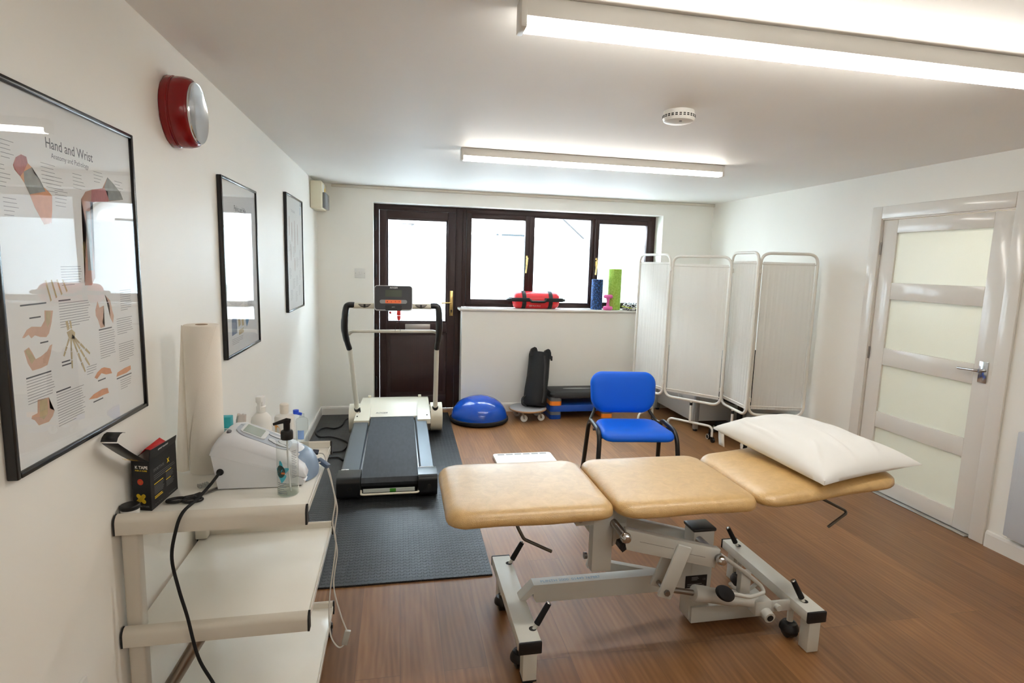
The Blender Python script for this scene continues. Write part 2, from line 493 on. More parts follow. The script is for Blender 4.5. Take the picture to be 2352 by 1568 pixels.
for z in (1.98, 1.50, 0.86, 0.30):
    g = G(); g.box(OL + 0.006, OL + 0.03, RD - 0.062, RD - 0.045, z - 0.06, z + 0.06, 0.005)
    g.cyl((OL + 0.016, RD - 0.06, z - 0.075), (OL + 0.016, RD - 0.06, z + 0.075), 0.008, n=12)
    obj('hinge', g, BLACK, door)

# ------------------------------------------------------------------ brown three-light window
g = G()
g.box(OM + 0.013, 1.500, RD - 0.03, RD + 0.04, 1.128, 2.1795, 0.004)
g.box(3.605, OR - 0.002, RD - 0.03, RD + 0.04, 1.128, 2.1795, 0.004)
for a, b in ((2.180, 2.240), (2.907, 2.955)):
    g.box(a, b, RD - 0.03, RD + 0.04, 1.17, 2.125, 0.004)
win = struct('window_1', g, BROWN)
g = G(); g.box(1.500, 3.605, RD - 0.03, RD + 0.04, 2.122, 2.1795, 0.004); g.box(1.500, 3.605, RD - 0.03, RD + 0.04, 1.128, 1.172, 0.004)
obj('window_frame', g, BROWNH, win)
def sash(x0, x1, z0, z1, t, parent):
    g = G()
    for a, b, c, d in ((x0, x0 + t, z0, z1), (x1 - t, x1, z0, z1), (x0 + t, x1 - t, z0, z0 + t), (x0 + t, x1 - t, z1 - t, z1)):
        g.box(a, b, RD - 0.048, RD + 0.01, c, d, 0.006)
    return obj('sash', g, BROWN, parent)
def light(x0, x1, z0, z1, parent):
    obj('glass_pane', G().box(x0 - 0.006, x1 + 0.006, RD, RD + 0.006, z0 - 0.006, z1 + 0.006), GLASS, parent)
    obj('frosted_film', G().box(x0, x1, RD - 0.003, RD - 0.001, z0, 1.905), FILM, parent)
def whandle(x, parent):
    h = obj('handle', G().box(x - 0.011, x + 0.011, RD - 0.058, RD - 0.047, 1.60, 1.70, 0.004), BRASS, parent)
    g = G(); g.cyl((x, RD - 0.056, 1.668), (x, RD - 0.085, 1.668), 0.011, n=14)
    g.tube([(x, RD - 0.084, 1.675), (x - 0.004, RD - 0.088, 1.63), (x - 0.010, RD - 0.09, 1.57), (x - 0.016, RD - 0.092, 1.51)], 0.008, 10, smooth=4)
    obj('lever', g, BRASS, h)
s1 = sash(1.502, 2.195, 1.162, 2.124, 0.052, win); light(1.553, 2.145, 1.213, 2.074, s1); whandle(2.166, s1)
g = G(); t = 0.014
for a, b, c, d in ((2.240, 2.252, 1.172, 2.122), (2.896, 2.907, 1.172, 2.122), (2.252, 2.896, 1.172, 1.186), (2.252, 2.896, 2.110, 2.122)):
    g.box(a, b, RD - 0.02, RD + 0.01, c, d, 0.003)
b2 = obj('glazing_bead', g, BROWN, win); light(2.250, 2.898, 1.185, 2.111, b2)
s3 = sash(2.940, 3.608, 1.150, 2.124, 0.050, win); light(2.990, 3.558, 1.200, 2.074, s3); whandle(2.966, s3)

# ------------------------------------------------------------------ white door in the right wall
X = W
g = G()                                                            # architrave and lining, butted
aw, at = 0.088, 0.018
g.box(X - at, X, DY0 - 0.008 - aw, DY0 - 0.008, 0, DZ + 0.012 + aw, 0.005)
g.box(X - at, X, DY1 + 0.008, DY1 + 0.008 + aw, 0, DZ + 0.012 + aw, 0.005)
g.box(X - at, X, DY0 - 0.008, DY1 + 0.008, DZ + 0.012, DZ + 0.012 + aw, 0.005)
for a, b, c, d in ((DY0 - 0.028, DY0 - 0.004, 0, DZ + 0.028), (DY1 + 0.004, DY1 + 0.028, 0, DZ + 0.028), (DY0 - 0.004, DY1 + 0.004, DZ + 0.004, DZ + 0.028)):
    g.box(X - 0.006, X + 0.2, a, b, c, d)
struct('trim_3', g, GLOSS)
xa, xb = X + 0.004, X + 0.044
g = G()
g.box(xa, xb, DY0, DY0 + 0.118, 0.012, DZ, 0.002); g.box(xa, xb, DY1 - 0.118, DY1, 0.012, DZ, 0.002)
d2 = struct('door_2', g, GLOSS)
zr = [(0.012, 0.125), (0.478, 0.596), (0.946, 1.070), (1.425, 1.545), (1.898, DZ)]
g = G()
for a, b in zr: g.box(xa + 0.0005, xb, DY0 + 0.119, DY1 - 0.119, a, b, 0.002)
obj('rail', g, GLOSS, d2)
PANE = translucent('frosted_door_glass', (234, 238, 234), 0.5, gloss=0.8, rough=0.22, bump=0.15, bs=140)
for i in range(4):
    obj('glass_pane', G().box(xa + 0.014, xa + 0.020, DY0 + 0.112, DY1 - 0.112, zr[i][1] - 0.006, zr[i + 1][0] + 0.006), PANE, d2)
h = obj('handle', G().box(xa - 0.006, xa, 2.724, 2.778, 0.965, 1.095, 0.002), CHROME, d2)
g = G(); g.cyl((xa - 0.006, 2.752, 1.040), (xa - 0.045, 2.752, 1.040), 0.010, n=16)
g.tube(fillet([(xa - 0.040, 2.752, 1.040), (xa - 0.048, 2.775, 1.040), (xa - 0.046, 2.875, 1.036)], 0.02), [0.0095, 0.0095, 0.009, 0.008], 12)
obj('lever', g, CHROME, h)
for z in (1.79, 1.02, 0.22):
    g = G(); g.cyl((xa - 0.006, DY1 + 0.002, z - 0.045), (xa - 0.006, DY1 + 0.002, z + 0.045), 0.006, n=10)
    obj('hinge', g, STEEL, d2)
struct('trim_4', G().box(X - 0.035, X + 0.10, DY0 + 0.002, DY1 - 0.002, 0, 0.009, 0.004), mat('silver_threshold', (196, 196, 190), 0.3, 0.9))

# ------------------------------------------------------------------ outside
struct('ground', G().box(-12, 20, D + 0.3, 34, -0.3, -0.16), mat('tarmac', (120, 120, 118), 0.9, var=0.2, vs=5), flat=True)
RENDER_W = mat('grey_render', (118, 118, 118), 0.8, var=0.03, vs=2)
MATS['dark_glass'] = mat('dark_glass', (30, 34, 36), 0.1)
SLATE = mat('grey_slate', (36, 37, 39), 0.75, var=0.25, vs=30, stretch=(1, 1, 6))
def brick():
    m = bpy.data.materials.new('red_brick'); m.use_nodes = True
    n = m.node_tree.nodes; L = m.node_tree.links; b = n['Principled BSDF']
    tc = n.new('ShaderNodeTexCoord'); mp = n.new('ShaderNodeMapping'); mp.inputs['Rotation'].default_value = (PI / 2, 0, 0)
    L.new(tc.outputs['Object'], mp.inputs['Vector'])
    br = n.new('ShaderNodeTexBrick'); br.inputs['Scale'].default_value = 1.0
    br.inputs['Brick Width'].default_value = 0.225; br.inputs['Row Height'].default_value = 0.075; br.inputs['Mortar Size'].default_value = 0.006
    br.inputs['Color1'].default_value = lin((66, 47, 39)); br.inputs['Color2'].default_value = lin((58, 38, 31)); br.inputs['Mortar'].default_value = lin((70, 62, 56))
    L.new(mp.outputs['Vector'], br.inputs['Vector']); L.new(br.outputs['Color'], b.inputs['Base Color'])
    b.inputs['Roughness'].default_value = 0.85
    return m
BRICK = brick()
t = thing('house', (7.5, 13.2, -0.16), 'red brick house seen above the frosted film of the window furthest from the brown door', 'house')
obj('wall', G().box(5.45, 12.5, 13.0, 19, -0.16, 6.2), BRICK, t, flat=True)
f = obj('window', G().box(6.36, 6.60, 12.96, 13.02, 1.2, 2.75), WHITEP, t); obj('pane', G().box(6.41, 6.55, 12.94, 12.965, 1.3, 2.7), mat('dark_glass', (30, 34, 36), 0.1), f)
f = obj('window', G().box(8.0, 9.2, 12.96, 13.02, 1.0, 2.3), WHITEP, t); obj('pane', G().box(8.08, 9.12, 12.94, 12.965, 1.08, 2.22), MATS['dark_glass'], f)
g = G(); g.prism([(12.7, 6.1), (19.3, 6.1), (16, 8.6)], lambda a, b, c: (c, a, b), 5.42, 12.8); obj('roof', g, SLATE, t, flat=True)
g = G(); g.cyl((5.50, 12.93, -0.1), (5.50, 12.93, 6.0), 0.045); obj('drainpipe', g, BLACK, t)
t = thing('garage', (1.0, 10, -0.16), 'pale rendered garage with a low grey roof seen through the middle window', 'garage')
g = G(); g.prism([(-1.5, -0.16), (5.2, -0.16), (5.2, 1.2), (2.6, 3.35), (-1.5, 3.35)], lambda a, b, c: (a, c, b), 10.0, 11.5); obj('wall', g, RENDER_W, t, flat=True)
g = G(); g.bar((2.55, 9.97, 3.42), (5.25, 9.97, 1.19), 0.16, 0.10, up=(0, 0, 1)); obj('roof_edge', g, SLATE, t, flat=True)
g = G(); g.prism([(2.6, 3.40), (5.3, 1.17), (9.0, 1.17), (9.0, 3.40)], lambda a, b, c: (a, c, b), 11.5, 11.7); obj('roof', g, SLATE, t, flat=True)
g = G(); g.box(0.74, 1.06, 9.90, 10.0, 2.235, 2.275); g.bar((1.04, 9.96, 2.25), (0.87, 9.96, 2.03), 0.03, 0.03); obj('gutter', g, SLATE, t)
t = thing('house', (0.5, 12.4, -0.16), 'tall pale grey house with a small white window behind the garage roof', 'house')
obj('wall', G().box(-6.0, 5.38, 12.0, 18.0, -0.16, 5.6), mat('pale_grey_cladding', (92, 93, 96), 0.85, var=0.08, vs=6, stretch=(0.3, 1, 8)), t, flat=True)
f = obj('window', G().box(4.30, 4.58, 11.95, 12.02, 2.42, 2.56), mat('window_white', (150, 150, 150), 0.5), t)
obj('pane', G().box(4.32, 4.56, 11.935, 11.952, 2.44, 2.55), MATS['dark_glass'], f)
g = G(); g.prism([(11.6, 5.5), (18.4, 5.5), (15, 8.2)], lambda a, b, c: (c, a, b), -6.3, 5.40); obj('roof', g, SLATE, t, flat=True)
t = thing('van', (2.4, 9, -0.16), 'white van roof with a dark window strip behind the window next to the door', 'van')
g = G(); g.prism(rrect(1.5, 2.86, 0.35, 2.13, 0.14), lambda a, b, c: (a, c, b), 7.9, 9.4); obj('body', g, WHITEP, t)
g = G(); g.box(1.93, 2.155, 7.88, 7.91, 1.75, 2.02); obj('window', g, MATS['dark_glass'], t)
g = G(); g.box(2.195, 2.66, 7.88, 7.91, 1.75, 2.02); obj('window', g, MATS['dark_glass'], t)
for x_ in (1.75, 2.6):
    for y_ in (8.1, 9.2):
        g = G(); g.cyl((x_ - 0.1, y_, 0.16), (x_ + 0.1, y_, 0.16), 0.32); obj('wheel', g, BLACKR, t)

# ------------------------------------------------------------------ ceiling lights
LAMP = emit('lit_diffuser', (255, 251, 243), TUBE)
def batten(loc, x0, x1, yc, h, wd, label):
    t = thing('ceiling_light', ((x0 + x1) / 2, yc, H), label, 'ceiling light', 'white batten lights on the ceiling')
    hb = h * 0.66
    obj('housing', G().box(x0, x1, yc - wd / 2, yc + wd / 2, H - hb, H - 0.0005, 0.004), WHITEP, t)
    g = G(); pr = [(-wd / 2 + 0.003, 0), (wd / 2 - 0.003, 0), (wd / 2 - 0.006, -(h - hb) * 0.7), (wd / 2 - 0.016, -(h - hb)), (-wd / 2 + 0.016, -(h - hb)), (-wd / 2 + 0.006, -(h - hb) * 0.7)]
    g.prism(pr, lambda a, b, c: (c, yc + a, H - hb - 0.0005 + b), x0 + 0.012, x1 - 0.012)
    obj('diffuser', g, LAMP, t, label='glowing white diffuser')
    for a, b in ((x0 - 0.006, x0 + 0.011), (x1 - 0.011, x1 + 0.006)):
        obj('end_cap', G().box(a, b, yc - wd / 2 - 0.002, yc + wd / 2 + 0.002, H - h - 0.002, H - 0.0005, 0.003), WHITEP, t)
    return t
batten(0, 1.130, 2.960, 1.668, 0.082, 0.068, 'long lit ceiling batten above the couch, cut off by the picture edge')
batten(0, 1.190, 3.045, 3.790, 0.075, 0.068, 'long lit ceiling batten between the smoke alarm and the brown window')

t = thing('ceiling_light', (W + 0.8, 3.0, H), 'lit round lamp on the passage ceiling behind the white glazed door', 'ceiling light')
g = G(); g.lathe([(0, 0), (0.15, 0), (0.15, -0.03), (0, -0.03)], (W + 0.8, 2.75, H - 0.001), 32); obj('housing', g, WHITEP, t)
g = G(); g.lathe([(0, -0.031), (0.13, -0.031), (0.12, -0.06), (0, -0.07)], (W + 0.8, 2.75, H), 32); obj('diffuser', g, emit('hall_lamp', (255, 244, 232), HALL), t)
batten(0, 1.130, 2.960, -0.55, 0.082, 0.068, 'added unseen ceiling batten behind the camera, fill light for the near end')  # extra batten out of view, added to brighten the near end of the room
# smoke alarm
t = thing('smoke_alarm', (2.088, 2.585, H), 'round white smoke alarm with slotted rim on the ceiling', 'smoke alarm')
ca = (2.088, 2.585, H)
obj('base', G().lathe([(0, 0), (0.070, 0), (0.070, -0.012), (0, -0.012)], ca, 40), WHITEP, t)
obj('body', G().lathe([(0, -0.0125), (0.072, -0.0125), (0.075, -0.020), (0.075, -0.034), (0.068, -0.046), (0.050, -0.052), (0, -0.053)], ca, 40), WHITEP, t)
g = G()
for i in range(26):
    a = 2 * PI * i / 26
    R = Matrix.Rotation(a, 4, 'Z'); R.translation = Vector(ca)
    for z0 in (-0.026, -0.033):
        g.box(0.071, 0.0757, -0.0055, 0.0055, z0, z0 + 0.0045, 0, 1, R)
obj('vent_slots', g, DARKGAP, t, flat=True)
g = G(); g.cyl((2.078, 2.545, H - 0.0525), (2.078, 2.545, H - 0.0545), 0.007); obj('test_button', g, INKG, t)

# ------------------------------------------------------------------ fuse box, switch, socket, heater
t = thing('fuse_box', (0.065, 5.6, 2.16), 'cream fuse box with a grey flap high in the room corner', 'fuse box')
obj('body', G().box(0.001, 0.105, 5.50, 5.86, 2.055, 2.302, 0.012, 3), mat('aged_cream', (216, 208, 184), 0.45), t)
obj('flap', G().box(0.104, 0.132, 5.545, 5.835, 2.065, 2.205, 0.006), mat('smoky_grey_plastic', (120, 124, 128), 0.25), t)
obj('sticker', G().box(0.1045, 0.106, 5.56, 5.66, 2.21, 2.28), INKW, t); obj('sticker', G().box(0.1045, 0.106, 5.68, 5.74, 2.21, 2.255), INKY, t)
t = thing('light_switch', (0.407, D, 1.468), 'white double light switch on the wall left of the brown door', 'light switch')
obj('plate', G().box(0.354, 0.460, D - 0.010, D - 0.0005, 1.420, 1.516, 0.004), WHITEP, t)
for x_ in (0.392, 0.417): obj('rocker', G().box(x_ - 0.009, x_ + 0.009, D - 0.014, D - 0.009, 1.450, 1.486, 0.002), WHITEP, t)
for x_ in (0.364, 0.450):
    g = G(); g.cyl((x_, D - 0.0098, 1.468), (x_, D - 0.0108, 1.468), 0.003, n=10); obj('screw', g, STEEL, t)
t = thing('wall_socket', (0, 1.47, 0.47), 'white plug socket low on the left wall beside the trolley', 'socket')
obj('plate', G().box(0.0005, 0.010, 1.36, 1.505, 0.435, 0.520, 0.003), WHITEP, t)
t = thing('panel_heater', (W, 2.15, 0.12), 'grey electric panel heater on the right wall beside the white door', 'heater')
HG = mat('heater_grey', (196, 199, 204), 0.4)
obj('casing', G().box(W - 0.045, W - 0.0005, 1.56, 2.478, 0.125, 0.745, 0.008), HG, t)
obj('front_panel', G().box(W - 0.062, W - 0.046, 1.60, 2.442, 0.128, 0.742, 0.006), HG, t)
g = G(); g.box(W - 0.0635, W - 0.0615, 2.275, 2.281, 0.13, 0.74); obj('seam', g, DARKGAP, t)
# ------------------------------------------------------------------ rubber mat with raised studs
def stud_mat():
    m = bpy.data.materials.new('studded_rubber'); m.use_nodes = True
    n = m.node_tree.nodes; L = m.node_tree.links; b = n['Principled BSDF']
    b.inputs['Base Color'].default_value = lin((34, 36, 38)); b.inputs['Roughness'].default_value = 0.36; b.inputs['Specular IOR Level'].default_value = 0.4
    tc = n.new('ShaderNodeTexCoord')
    mp = n.new('ShaderNodeMapping'); mp.inputs['Scale'].default_value = (1 / 0.0295, 1 / 0.0295, 0)
    L.new(tc.outputs['Object'], mp.inputs['Vector'])
    fr = n.new('ShaderNodeVectorMath'); fr.operation = 'FRACTION'; L.new(mp.outputs[0], fr.inputs[0])
    sb = n.new('ShaderNodeVectorMath'); sb.operation = 'SUBTRACT'; sb.inputs[1].default_value = (0.5, 0.5, 0); L.new(fr.outputs[0], sb.inputs[0])
    ln = n.new('ShaderNodeVectorMath'); ln.operation = 'LENGTH'; L.new(sb.outputs[0], ln.inputs[0])
    mr = n.new('ShaderNodeMapRange'); mr.interpolation_type = 'SMOOTHSTEP'
    mr.inputs['From Min'].default_value = 0.40; mr.inputs['From Max'].default_value = 0.33; mr.inputs['To Min'].default_value = 0; mr.inputs['To Max'].default_value = 1
    L.new(ln.outputs['Value'], mr.inputs['Value'])
    bp = n.new('ShaderNodeBump'); bp.inputs['Strength'].default_value = 1.0; bp.inputs['Distance'].default_value = 0.0026
    L.new(mr.outputs['Result'], bp.inputs['Height']); L.new(bp.outputs['Normal'], b.inputs['Normal'])
    ns = n.new('ShaderNodeTexNoise'); ns.inputs['Scale'].default_value = 7; ns.inputs['Detail'].default_value = 5
    L.new(tc.outputs['Object'], ns.inputs['Vector'])
    rr = n.new('ShaderNodeMapRange'); rr.inputs['To Min'].default_value = 0.33; rr.inputs['To Max'].default_value = 0.5
    L.new(ns.outputs['Fac'], rr.inputs['Value']); L.new(rr.outputs['Result'], b.inputs['Roughness'])
    return m
g = G(); g.prism([(0.022, 2.693), (1.270, 2.693), (1.311, 5.920), (0.022, 5.925)], lambda a, b, c: (a, b, c), 0.0005, 0.009)
mt = obj('rubber_mat', g, stud_mat(), flat=True)
tag(mt, 'black studded rubber mat on the floor under the treadmill', 'mat')

# ------------------------------------------------------------------ treadmill
MZ = 0.009
t = thing('treadmill', (0.75, 4.5, MZ), 'folding treadmill with cream motor cover and black belt in front of the brown door', 'treadmill')
ALU = mat('anthracite_anodised_rail', (100, 106, 112), 0.40, 0.7, bump=0.1, bs=40, stretch=(12, 0.3, 1))
BELT = mat('treadmill_belt', (62, 65, 69), 0.7, spec=0.2, var=0.22, vs=26, stretch=(2, 0.5, 1), bump=0.25, bs=900)
TB = mat('treadmill_black', (22, 23, 25), 0.30, spec=0.5)
LIFT = lambda y: 0.10 + (y - 3.78) * 0.024       # deck rises gently towards the motor
for x0, x1, lab in ((0.402, 0.530, 'l'), (0.935, 1.040, 'r')):
    g = G(); pr = [(x0, 0.02), (x0, 0.045), (x0 + 0.012, 0.056), (x1 - 0.006, 0.056), (x1, 0.048), (x1, -0.05), (x0, -0.05)]
    g.rings([[(a, y, LIFT(y) + b) for a, b in pr] for y in (3.86, 5.12)]); obj('side_rail', g, ALU, t)
    g = G(); pr = rrect(3.70, 3.90, 0.012, 0.158, 0.035)
    g.prism([(a, b) for a, b in pr], lambda a, b, c: (c, a, MZ + b), x0 - 0.012, x1 + 0.012); ec = obj('end_cap', g, TB, t)
    xm = (x0 + x1) / 2
    g = G(); g.cyl((xm + 0.01, 3.7005, MZ + 0.085), (xm + 0.01, 3.6985, MZ + 0.085), 0.012, n=16); obj('bolt_hole', g, DARKGAP, ec)
g = G()
pr = [(3.80, 0.150), (5.14, 0.150 + 0.032), (5.14, 0.10), (3.80, 0.070), (3.755, 0.080), (3.735, 0.110), (3.755, 0.140)]
g.prism(pr, lambda a, b, c: (c, a, MZ + b), 0.546, 0.926); obj('belt', g, BELT, t)
g = G(); g.box(0.531, 0.545, 3.86, 5.12, MZ + 0.06, MZ + 0.135); g.box(0.927, 0.934, 3.86, 5.12, MZ + 0.06, MZ + 0.150); obj('edge_strip', g, mat('rail_strip', (168, 174, 180), 0.3, 0.6), t)
g = G(); g.box(0.415, 1.035, 3.82, 5.60, MZ + 0.028, MZ + 0.066); obj('frame', g, TB, t)
g = G(); g.tube(fillet([(0.545, 3.74, MZ + 0.055), (0.548, 3.690, MZ + 0.048), (0.925, 3.690, MZ + 0.048), (0.928, 3.74, MZ + 0.055)], 0.02), 0.0075, 10); obj('lift_bar', g, CREAMP, t)
g = G(); g.box(0.56, 0.90, 3.715, 3.721, MZ + 0.050, MZ + 0.075); r_ = obj('warning_strip', g, mat('grey_sticker', (190, 196, 192), 0.5), t)
g = G(); g.box(0.735, 0.775, 3.712, 3.7148, MZ + 0.051, MZ + 0.074); obj('green_sticker', g, mat('green_ink', (58, 140, 40), 0.5), r_)
g = G(); g.box(0.405, 0.455, 3.865, 3.905, LIFT(3.88) + 0.056, LIFT(3.88) + 0.0575); st_ = obj('sticker', g, INKW, t)
g = G(); g.poly([(0.418, 3.874, LIFT(3.88) + 0.0578), (0.442, 3.874, LIFT(3.88) + 0.0578), (0.430, 3.896, LIFT(3.88) + 0.0578)]); obj('logo', g, INKK, st_)
g = G(); g.box(0.938, 1.036, 3.862, 3.90, LIFT(3.88) + 0.056, LIFT(3.88) + 0.0575); obj('sticker', g, INKW, t)
# motor cover: shoulders and hood
g = G()
sh = [(4.985, 0.150), (4.99, 0.190), (5.08, 0.215), (5.30, 0.252), (5.46, 0.272), (5.56, 0.262), (5.62, 0.22), (5.64, 0.08), (5.10, 0.060)]
cv = obj('motor_cover', G().box(0.46, 1.03, 5.20, 5.60, MZ + 0.06, MZ + 0.20, 0.01), CREAMP, t)
for x0, x1, xt0, xt1 in ((0.405, 0.535, 0.450, 0.545), (0.958, 1.075, 0.965, 1.075)):
    g = G(); g.rings([[(x0 + (xt0 - x0) * max(0, min(1, (y - 4.99) / 0.47)), y, MZ + z) for y, z in sh], [(x1 + (xt1 - x1) * max(0, min(1, (y - 4.99) / 0.47)), y, MZ + z) for y, z in sh]])
    obj('cover_shoulder', g, CREAMP, cv)
g = G(); hd = [(5.130, 0.170), (5.132, 0.184), (5.20, 0.212), (5.33, 0.262), (5.40, 0.274), (5.47, 0.278), (5.56, 0.264), (5.62, 0.22), (5.64, 0.08), (5.20, 0.060)]
g.rings([[(x_, y, MZ + z) for y, z in hd] for x_ in (0.530, 0.97)]); obj('hood', g, CREAMP, cv)
for x_ in (0.98, 0.50):
    obj('latch', G().box(x_, x_ + 0.03, 5.545, 5.575, MZ + 0.262, MZ + 0.283, 0.004), CREAMP, cv)
n_ = Vector((0, -0.05, 0.13)).normalized()
lettering('ROGER', (0.585, 5.172, MZ + 0.2035), (1, 0, 0), (0, 0.13, 0.05), 0.026, INKK, cv, bold=0.01, shear=0.35, sx=1.25)
for x_ in (0.43, 1.045):
    g = G(); g.cyl((x_, 5.06, MZ + 0.208), (x_, 5.058, MZ + 0.2135), 0.006, n=12); obj('screw', g, DARKGAP, cv)
# pods, uprights, grips
for sx, x0, x1 in ((-1, 0.352, 0.444), (1, 1.084, 1.190)):
    g = G(); pr = []
    for k in range(28):
        a = 2 * PI * k / 28; r = 0.128 if math.sin(a) < 0.2 else 0.138
        pr.append((5.235 + r * math.cos(a), MZ + 0.142 + r * math.sin(a) * 1.0))
    g.prism(pr, lambda a, b, c: (c, a, b), x0, x1)
    if sx > 0: g.box(1.075, 1.09, 5.15, 5.40, MZ + 0.06, MZ + 0.22)
    else: g.box(0.443, 0.455, 5.15, 5.40, MZ + 0.06, MZ + 0.22)
    pod = obj('side_pod', g, CREAMP, t)
    g = G()
    for zz in (0.02, 0.036):
        a = PI * 0.86 + zz * 8
        g.box(x0 + 0.01, x1 + 0.001, 5.235 + 0.138 * math.cos(a) - 0.003, 5.235 + 0.138 * math.cos(a) + 0.003, MZ + 0.142 + 0.138 * math.sin(a), MZ + 0.142 + 0.138 * math.sin(a) + 0.003)
    xb_ = (x0 + x1) / 2 - 0.004 * sx
    xt_ = 0.364 if sx < 0 else 1.124
    base = Vector((xb_ + (0.022 if sx < 0 else -0.008), 5.16, MZ + 0.235)); top = Vector((xt_ + 0.012 * (1 if sx < 0 else -0.2), 4.99, 0.86))
    g = G(); g.tube([base, base.lerp(top, 0.5), top], 0.0215, 14, up=(0, 1, 0)); obj('upright', g, mat('cream_tube', (214, 210, 196), 0.3), t)
    g = G(); g.cyl(base + Vector((0, 0, -0.012)), base + Vector((0, 0, 0.030)), 0.032, 0.027, 20); obj('collar', g, TB, t)
    xo = -0.020 if sx < 0 else 0.012
    pts = [top + Vector((0, -0.01, -0.02)), (xt_ + xo * 0.4, 4.93, 0.93), (xt_ + xo * 0.9, 4.88, 1.03), (xt_ + xo * 0.5, 4.86, 1.14), (xt_ + 0.000, 4.86, 1.205), (xt_ - sx * 0.02, 4.86, 1.226), (xt_ - sx * 0.065, 4.86, 1.227)]
    g = G(); g.tube(pts, [0.024, 0.027, 0.029, 0.027, 0.026, 0.025, 0.025], 14, smooth=5); obj('grip', g, TB, t)
g = G(); g.cyl((0.42, 4.862, 1.222), (1.068, 4.862, 1.222), 0.0235, n=18); hb = obj('handlebar', g, CREAMP, t)
for xc in (0.513, 0.976):
    g = G(); g.prism([(xc - 0.052, 0.016), (xc + 0.052, 0.016), (xc + 0.03, -0.006), (xc, -0.014), (xc - 0.03, -0.006)], lambda a, b, c: (a, c, 1.222 + b), 4.832, 4.846); pp = obj('pulse_sensor', g, TB, hb)
    for s_ in (-1, 1):
        g = G(); g.prism([(xc + s_ * 0.008, 0.015), (xc + s_ * 0.046, 0.013), (xc + s_ * 0.03, 0.002), (xc + s_ * 0.008, -0.004)], lambda a, b, c: (a, c, 1.222 + b), 4.828, 4.834); obj('metal_pad', g, STEEL, pp)
g = G(); g.tube(fillet([(0.372, 4.985, 0.965), (0.40, 4.955, 0.996), (1.09, 4.955, 0.998), (1.118, 4.985, 0.985)], 0.03), 0.014, 12); obj('crossbar', g, MATS['cream_tube'], t)
# console
Mc = frame_M((0.748, 4.828, 1.294), (1, 0, 0), (0, 0.20, 1))
g = G(Mc); g.prism(rrect(-0.158, 0.158, -0.104, 0.104, 0.026), lambda a, b, c: (a, b, c), -0.05, -0.006); con = obj('console', g, mat('silver_edge', (206, 208, 208), 0.3, 0.4), t)
g = G(Mc); g.prism(rrect(-0.151, 0.151, -0.098, 0.098, 0.020), lambda a, b, c: (a, b, c), -0.006, 0.002); obj('face', g, mat('console_grey', (52, 52, 56), 0.42), con)
g = G(Mc); g.prism(rrect(-0.066, 0.068, 0.008, 0.066, 0.003), lambda a, b, c: (a, b, c), 0.002, 0.0032); obj('screen', g, mat('lcd_olive', (84, 90, 78), 0.2), con)
g = G(Mc); g.prism(rrect(-0.112, 0.112, -0.049, -0.017, 0.0155), lambda a, b, c: (a, b, c), 0.002, 0.0036); obj('button_strip', g, mat('strip_grey', (140, 142, 142), 0.4), con)
g = G(Mc); g.prism(rrect(-0.066, 0.064, -0.047, -0.019, 0.004), lambda a, b, c: (a, b, c), 0.0036, 0.0050); bt = obj('button_panel', g, mat('orange_button', (236, 112, 60), 0.45), con)
for k, x_ in enumerate((-0.050, -0.017, 0.016, 0.049)):
    g = G(Mc); q = 0.0045
    sh_ = [[(x_ - q, -.033 - q), (x_ + q, -.033 - q), (x_ + q, -.033 + q), (x_ - q, -.033 + q)], [(x_ - q, -.037), (x_ + q, -.037), (x_, -.029)], [(x_ - q, -.029), (x_ + q, -.029), (x_, -.037)], [(x_ - q, -.037), (x_ + q, -.033), (x_ - q, -.029)]][k]
    g.poly([(a, b, 0.0052) for a, b in sh_]); obj('symbol', g, mat('dark_red_ink', (120, 30, 20), 0.5), bt)
g = G(Mc); g.prism(rrect(-0.066, 0.068, -0.108, -0.062, 0.010), lambda a, b, c: (a, b, c), 0.001, 0.016); obj('key_slot', g, TB, con)
lettering('ROGER', Mc @ Vector((-0.032, 0.078, 0.0028)), (1, 0, 0), (0, 0.20, 1), 0.018, INKW, con, bold=0.01, shear=0.35, sx=1.1)
lettering('SAFETY', Mc @ Vector((-0.014, -0.083, 0.0165)), (1, 0, 0), (0, 0.20, 1), 0.008, INKW, con)
g = G(Mc); g.box(-0.1, 0.1, -0.09, 0.02, -0.055, -0.05); g.cyl((-0.09, -0.07, -0.045), (0.09, -0.07, -0.045), 0.03); obj('console_back', g, TB, con)
RED = mat('red_plastic', (196, 40, 34), 0.4)
k = thing('safety_key', (0.80, 4.80, 1.17), 'red safety key clip and cord hanging below the treadmill console', 'safety key')
g = G(); g.box(0.777, 0.807, 4.79, 4.806, 1.150, 1.190, 0.004); g.lathe([(0.015, 0.0), (0.015, 0.02), (0.009, 0.038), (0.0, 0.042)], (0.792, 4.798, 1.148), 16, R=Matrix.Rotation(PI, 3, 'X')); obj('clip', g, RED, k)
g = G(); g.tube([(0.715, 4.798, 1.180), (0.722, 4.796, 1.166), (0.742, 4.796, 1.165), (0.775, 4.798, 1.176)], 0.0025, 6, smooth=4)
g.tube([(0.793, 4.798, 1.112), (0.799, 4.85, 1.04), (0.806, 4.939, 1.000), (0.808, 4.945, 0.985)], 0.0016, 6, smooth=4)
g.tube([(0.776, 4.80, 1.17), (0.768, 4.86, 1.06), (0.762, 4.939, 1.002), (0.762, 4.945, 0.985)], 0.0016, 6, smooth=4); obj('cord', g, BLACK, k)
g = G(); g.lathe([(0.010, 0), (0.010, 0.012), (0.005, 0.016)], (0.722, 4.803, 1.172), 14, 'y'); obj('key', g, RED, k)
